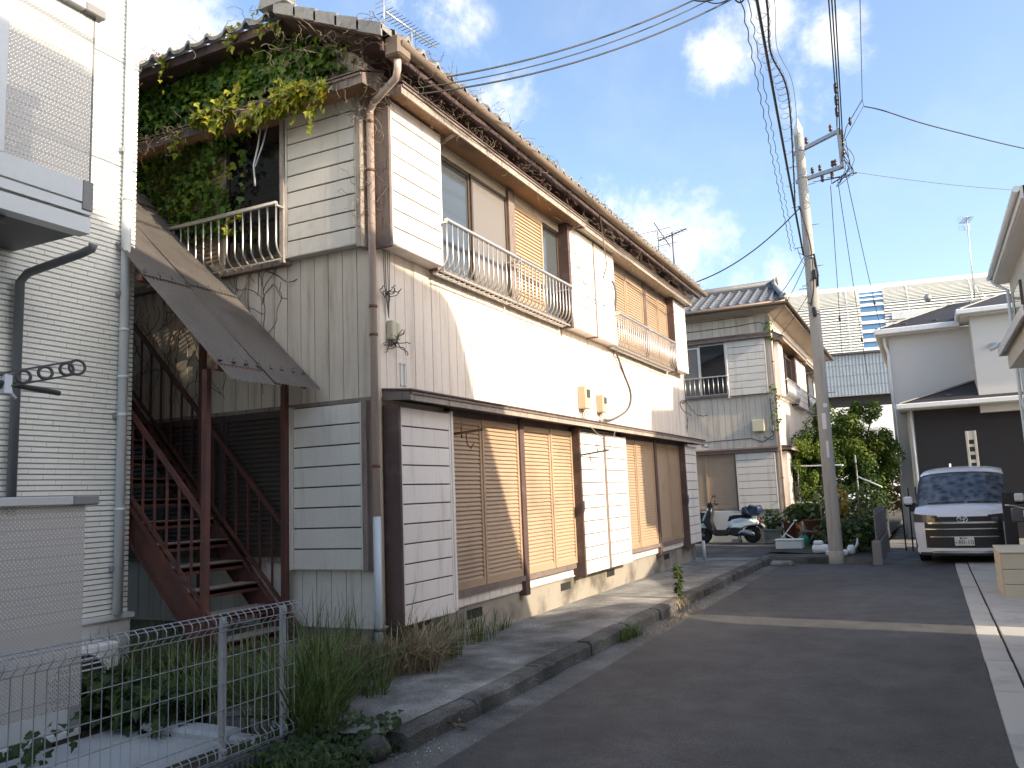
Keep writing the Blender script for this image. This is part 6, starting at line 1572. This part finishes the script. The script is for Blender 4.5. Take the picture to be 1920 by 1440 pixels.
sput('engine', slab([(.95, .20), (1.0, .34), (1.3, .36), (1.36, .24), (1.2, .18)], .10, mid=.02), 'steel_dark')
sput('exhaust', MB().tube([(.95, -.13, .24), (1.02, -.15, .30), (1.10, -.15, .32), (1.32, -.16, .25), (1.38, -.16, .235)], [.02, .035, .06, .06, .045], 8), 'zinc')
sput('rear_mudguard', slab([(1.36, .46), (1.52, .52), (1.60, .38), (1.56, .36), (1.46, .44)], .06), 'black_plastic')
sput('tail_light', MB().cbox(1.50, 1.57, -.07, .07, .53, .60, .015), 'red_reflector')
sput('number_plate', MB().add([(1.56, -.10, .50), (1.56, .10, .50), (1.63, .10, .40), (1.63, -.10, .40), (1.57, -.10, .505), (1.57, .10, .505), (1.64, .10, .405), (1.64, -.10, .405)], [(0, 1, 2, 3), (7, 6, 5, 4), (0, 4, 5, 1), (1, 5, 6, 2), (2, 6, 7, 3), (3, 7, 4, 0)]), 'plate_white')
sput('centre_stand', MB().bar((.95, -.10, .20), (.99, -.16, .0), .025).bar((.95, .10, .2), (.99, .16, .0), .025).bar((.99, -.16, .02), (.99, .16, .02), .02), 'steel_dark')
sput('rear_carrier', MB().bar((1.2, -.08, .72), (1.5, -.08, .72), .015).bar((1.2, .08, .72), (1.5, .08, .72), .015), 'steel_dark')
ct = thing('luggage_cover', 'crumpled navy blue sheet tied over the box on the back of the scooter', 'cover', T(.22, SY, .74))
m = slab([(1.08, .76), (1.10, .92), (1.16, .97), (1.22, .945), (1.30, 1.0), (1.44, .985), (1.55, .985), (1.60, .94), (1.585, .82), (1.52, .73), (1.3, .72), (1.16, .735)], .20)
for i, v in enumerate(m.v): m.v[i] = (v[0] + .012 * math.sin(v[2] * 40 + i), v[1] + .015 * math.sin(v[0] * 37), v[2] + .012 * math.cos(v[0] * 31 + v[1] * 25))
put('sheet', m, 'navy_sheet', ct, WM_S)
put('elastic_cord', MB().tube([(1.07, -.19, .80), (1.3, -.208, .78), (1.6, -.19, .80)], .006, 4), 'black_rubber', ct, WM_S)
t = thing('grey_board', 'pale grey panel leaning on the wall behind the scooter', 'board', T(-.5, 17.2, 0))
put('panel', MB().cbox(-1.25, .25, 17.20, 17.235, -.0, .84, .005), 'balcony_silver', t)
t = thing('black_crate', 'black plastic crate behind the scooter front wheel', 'crate', T(-1.2, 17.1, 0))
put('crate_body', MB().cbox(-1.5, -.98, 16.95, 17.19, .46, .82, .02), 'black_plastic', t); put('crate_stand', MB().cbox(-1.45, -1.02, 16.98, 17.18, 0, .458, .01), 'planter_grey', t)
t = thing('concrete_brick', 'pale concrete block on the ground under the scooter', 'block', T(-.2, 16.75, 0))
put('block_body', MB().cbox(-.36, -.12, 16.66, 16.82, 0, .10, .012), 'paver', t)

# ------------------------------------------------------------------ pots, boxes and plants in the little front garden
def plant(name, lab, c, r, n, mat, s0, s1, cat='plant', stem=True, shape=LEAF_L, trunk=None):
    t = thing(name, lab, cat, T(c[0], c[1], c[2] - r[2]))
    q = rng.normal(0, 1, (n, 3)); q = unit(q) * rng.uniform(.25, 1, (n, 1)) ** .45
    lump = 1 + .28 * np.sin(q[:, 0:1] * 5 + c[0] * 7) * np.cos(q[:, 1:2] * 4 + q[:, 2:3] * 6)
    P = np.array(c)[None] + q * np.array(r)[None] * lump
    N = unit(q + rng.normal(0, .6, (n, 3)) + np.array([0, 0, .5])); Tn = unit(rng.normal(0, 1, (n, 3)) + np.array([0, 0, -.4]))
    link('foliage', leaf_mesh('foliage', P, N, Tn, rng.uniform(s0, s1, n), mat, shape), t)
    if stem:
        m = MB()
        for k in range(5):
            e = Vector((c[0] + random.uniform(-.5, .5) * r[0], c[1] + random.uniform(-.5, .5) * r[1], c[2] + random.uniform(-.2, .4) * r[2])); m.tube([(c[0] + random.uniform(-.03, .03), c[1], c[2] - r[2] - .02), (c[0] + (e.x - c[0]) * .3, c[1], c[2] - r[2] * .3), e], [.012, .009, .004], 5)
        put('stems', m, 'bark', t)
    return t
def pot(name, lab, x, y, z, r0, r1, h, mat, cat='pot'):
    t = thing(name, lab, cat, T(x, y, z))
    put('pot_body', MB().lathe([(r0, z), (r1, z + h * .86), (r1 * 1.1, z + h * .87), (r1 * 1.1, z + h), (r1 * .92, z + h), (r1 * .85, z + h * .8), (.01, z + h * .8)], x, y, 16), mat, t)
    put('pot_soil', MB().lathe([(.01, z + h * .81), (r1 * .88, z + h * .82), (.01, z + h * .84)], x, y, 12), 'soil', t)
    return t
t = thing('planter', 'long grey stained planter trough between the scooter and the drainpipe', 'planter', T(.86, 16.3, 0))
m = MB(); m.cbox(.62, 1.06, 16.05, 16.35, 0, .36, .02); m.cbox(.60, 1.08, 16.03, 16.37, .33, .38, .01); put('trough', m, 'planter_grey', t)
plant('potted_shrub', 'green leafy shrub growing in the long grey planter', (.84, 16.2, .62), (.26, .15, .28), 260, 'shrub_green', .05, .10)
t = thing('foam_box', 'white polystyrene box lying in front of the garden pots', 'box', T(1.5, 14.3, 0))
m = MB(); m.cbox(1.20, 1.80, 14.15, 14.45, .0, .20, .02); put('box_body', m, 'styrofoam', t); put('box_rim', MB().cbox(1.185, 1.815, 14.135, 14.465, .20, .235, .012), 'styrofoam', t)
t = thing('watering_can', 'green plastic watering can behind the white foam box', 'watering can', T(1.78, 14.75, 0))
put('can_body', MB().lathe([(.11, .0), (.12, .02), (.125, .22), (.10, .27), (.05, .29)], 1.76, 14.75, 14), 'green_plastic', t)
put('handle', MB().tube([(1.66, 14.75, .26), (1.68, 14.75, .36), (1.78, 14.75, .38), (1.86, 14.75, .26)], .014, 6), 'green_plastic', t); put('spout', MB().tube([(1.87, 14.75, .10), (2.0, 14.7, .30)], .018, 6), 'green_plastic', t)
t = thing('sprinkler_stand', 'thin white folding frame standing on the foam box', 'frame', T(1.55, 14.3, .24))
put('legs', MB().tube([(1.32, 14.3, .236), (1.66, 14.34, .66)], .014, 6).tube([(1.42, 14.32, .36), (1.62, 14.28, .236)], .012, 6).cbox(1.62, 1.70, 14.3, 14.38, .645, .675, .01), 'white_pvc', t)
pot('flower_pot', 'dark terracotta pot on the ground left of the utility pole', 2.0, 15.2, .0, .16, .22, .34, 'terracotta')
pot('flower_pot', 'tall brown jar by the corner of the second block', 1.30, 16.3, .0, .17, .22, .62, 'terracotta')
pot('flower_pot', 'brown bowl shaped pot raised on a stand beside the pole', 1.98, 14.9, .40, .13, .22, .26, 'terracotta')
pot('flower_pot', 'red brown pot standing upright right of the watering can', 2.12, 14.3, .0, .06, .075, .42, 'terracotta')
t = thing('plant_stand', 'dark wooden stand under the raised brown pot', 'stand', T(1.98, 14.9, 0))
m = MB(); m.cbox(1.70, 2.28, 14.7, 15.1, .36, .395, .01)
for x in (1.74, 2.24):
    for y in (14.74, 15.06): m.box(x - .02, x + .02, y - .02, y + .02, 0, .36)
put('stand_frame', m, 'weathered_wood', t)
plant('fern', 'bright green fern fronds spreading over the raised pots', (1.86, 14.95, .84), (.42, .25, .20), 330, 'shrub_green', .10, .2, shape=LEAF_S)
plant('potted_shrub', 'small dull green bush in front of the brown jar', (1.42, 15.9, .78), (.26, .2, .24), 240, 'shrub_green', .05, .10)
t = thing('water_jug', 'white water container lying at the foot of the utility pole', 'container', T(2.35, 12.9, 0))
put('jug_body', MB().lathe([(.02, 2.16), (.085, 2.18), (.10, 2.24), (.10, 2.46), (.08, 2.5), (.02, 2.52)], 12.95, .10, 14, axis='x').cbox(2.2, 2.40, 12.88, 13.0, .18, .28, .03), 'white_pvc', t)
t = thing('white_jug', 'small white pitcher with raised handle right of the utility pole', 'pitcher', T(3.0, 12.6, 0))
put('pitcher_body', MB().lathe([(.05, .0), (.085, .06), (.08, .14), (.05, .2)], 2.98, 12.6, 12), 'white_pvc', t); put('pitcher_handle', MB().tube([(3.05, 12.6, .12), (3.11, 12.6, .22), (3.12, 12.6, .34)], [.03, .03, .012], 6), 'white_pvc', t)
t = thing('foam_tray', 'pale polystyrene tray with soil behind the utility pole base', 'tray', T(2.7, 12.8, 0))
put('tray_body', MB().cbox(2.5, 2.92, 12.35, 12.7, .0, .10, .02), 'styrofoam', t)
t = thing('garden_stakes', 'two upright bamboo stakes beside the pots', 'stakes', T(2.2, 14.6, 0))
put('stake', MB().tube([(2.24, 14.6, 0), (2.22, 14.6, 1.1)], .012, 5), 'twig_dry', t); put('stake', MB().tube([(3.05, 14.4, 0), (3.1, 14.4, 1.95)], .014, 5), 'twig_dry', t)
t = thing('laundry_stand', 'metal laundry stand with white poles behind the utility pole', 'laundry stand', T(2.2, 17, 0))
put('pole', MB().tube([(1.15, 18.2, 2.02), (2.6, 17.0, 1.95)], .022, 6), 'white_pvc', t); put('pole', MB().tube([(1.2, 18.2, 1.0), (3.1, 17.2, .98)], .022, 6), 'white_pvc', t); put('pole', MB().tube([(2.9, 17.2, 1.65), (3.5, 16.6, 1.35)], .02, 6), 'white_pvc', t)
put('upright', MB().tube([(2.9, 17.2, 0), (2.9, 17.2, 2.2)], .02, 6).tube([(1.3, 18.2, 0), (1.3, 18.2, 2.1)], .02, 6), 'zinc', t)
for i, (c, r, n, mt, lab) in enumerate((
        ((2.55, 13.6, .35), (.38, .4, .42), 520, 'bush_dark', 'dark leafy bush directly behind the utility pole'),
        ((3.05, 13.4, .38), (.36, .45, .40), 560, 'shrub_green', 'rounded green bush beside the grey slat fence'),
        ((3.0, 15.0, .72), (.45, .6, .72), 760, 'shrub_green', 'tall mixed shrub right of the utility pole'),
        ((2.35, 16.3, .85), (.55, .6, .8), 760, 'bush_dark', 'dark shrub behind the laundry poles'),
        ((3.15, 17.3, .9), (.4, .9, .95), 760, 'bush_dark', 'dark shrub along the fence further back'),
        ((2.72, 14.2, 1.05), (.16, .2, .42), 170, 'shrub_autumn', 'thin straw coloured shrub sprig above the bushes'),
        ((3.62, 27, 1.4), (.7, .9, 1.1), 700, 'shrub_autumn', 'orange yellow shrub at the end of the path'))):
    plant('garden_shrub', lab, c, r, n, mt, .05, .12 if i < 6 else .2, 'shrub')
t = thing('slat_fence', 'low grey block fence with upright slats along the narrow path', 'fence', T(3.55, 13.5, -.12))
m = MB()
for k in range(9): 
    put('block', MB().cbox(3.47, 3.59, 11.72 + k * .45, 12.162 + k * .45, -.3, .10, .008), 'grey_block', t); put('block', MB().cbox(3.475, 3.585, 11.5 + .45 * (k + .5), 11.942 + .45 * (k + .5), .108, .29, .008), 'grey_block', t)
put('gate_post', MB().cbox(3.45, 3.62, 11.55, 11.70, -.3, .34, .012), 'grey_block', t)
sm = MB().cbox(-.012, .012, -.05, .05, 0, .66, .004).mesh('slat', 'grey_block')
for k in range(30): link('slat', sm, t, T(3.53, 11.78 + k * .13, .29))
put('fence_rail', MB().box(3.545, 3.56, 11.7, 15.7, .36, .40).box(3.545, 3.56, 11.7, 15.7, .82, .86), 'grey_block', t)
t = thing('tin_sheet', 'upright blue grey corrugated sheet at the garden end', 'sheet', T(3.4, 19, 0))
put('sheet_panel', MB().grid([[(3.05 + i * .02, 19.2 + .018 * math.sin(i * 1.6), z) for i in range(22)] for z in (0, 1.5)], True), 'grey_pvc', t)
t = thing('pole_gate', 'slim black pole gate across the narrow path left of the van', 'gate', T(4.0, 15.0, -.2))
put('gate_bars', MB().tube([(3.95, 15.2, -.2), (3.95, 15.2, 1.35)], .018, 6).tube([(4.10, 15.0, -.2), (4.12, 15.0, 1.32)], .018, 6).tube([(4.28, 14.7, -.2), (4.28, 14.7, 1.34)], .018, 6).box(4.12, 4.28, 14.84, 14.86, .78, .92), 'black_plastic', t)

# ------------------------------------------------------------------ trees behind
def tree(lab, x, y, zc, r, n, s0, s1, mat='tree_green', h0=0):
    t = thing('tree', lab, 'tree', T(x, y, h0), None)
    tr = MB(); tr.tube([(x, y, h0 - .1), (x + .04, y, zc * .4), (x - .03, y + .05, zc * .8)], [.13, .10, .07], 8)
    cl = []
    for k in range(40):
        d = unit(rng.normal(0, 1, (1, 3)))[0] * rng.uniform(.45, 1.0); d[2] = d[2] * .9
        c = np.array([x, y, zc]) + d * np.array(r); cl.append((c, rng.uniform(.18, .42)))
        if k < 9: tr.tube([(x, y, zc * .7), tuple((np.array([x, y, zc * .8]) + c) / 2 + rng.normal(0, .1, 3)), tuple(c)], [.05, .03, .01], 5)
    put('trunk', tr, 'bark', t)
    Ps, Ns = [], []
    for c, q in cl:
        m_ = n // len(cl); v = unit(rng.normal(0, 1, (m_, 3))); rad = rng.uniform(.3, 1, (m_, 1)) ** .5
        Ps.append(c[None] + v * rad * (q * np.array(r) * 1.05)[None] * np.array([1, 1, .62])); Ns.append(v + rng.normal(0, .5, (m_, 3)) + np.array([0, 0, .7]))
    P = np.concatenate(Ps); N = np.concatenate(Ns); Tn = rng.normal(0, 1, P.shape) + np.array([0, 0, -.5])
    link('crown', leaf_mesh('crown', P, N, Tn, rng.uniform(s0, s1, len(P)), mat, LEAF_S), t)
tree('large green garden tree behind the utility pole with feathery lit top', 2.1, 19.1, 2.5, (1.05, .75, 1.55), 22000, .04, .10)
tree('darker garden tree against the far white house wall', 3.12, 19.25, 2.3, (.80, .7, 1.65), 20000, .04, .10)
tree('lower dark tree at the corner of the second block', 1.62, 18.6, 1.8, (.48, .8, 1.3), 8000, .04, .09)
# ------------------------------------------------------------------ groups of like things
GROUPS = {'power_cable': 'overhead cables at the utility pole', 'drop_wire': 'thin drop wires to the houses', 'tv_aerial': 'roof aerials', 'flower_pot': 'brown pots in the front garden',
          'garden_shrub': 'shrubs in the garden beside the path', 'tree': 'trees behind the garden', 'potted_shrub': 'potted plants by the second block', 'electric_meter': 'meter boxes on the walls',
          'clothes_pole_hook': 'pole hook brackets under the lower canopy', 'apartment_building': 'pair of old apartment blocks', 'junction_box': 'junction boxes on the apartment blocks'}
for o in list(COL.objects):
    if o.parent is None and 'category' in o:
        k = o.name.split('.')[0]
        if k in GROUPS: o['group'] = GROUPS[k]
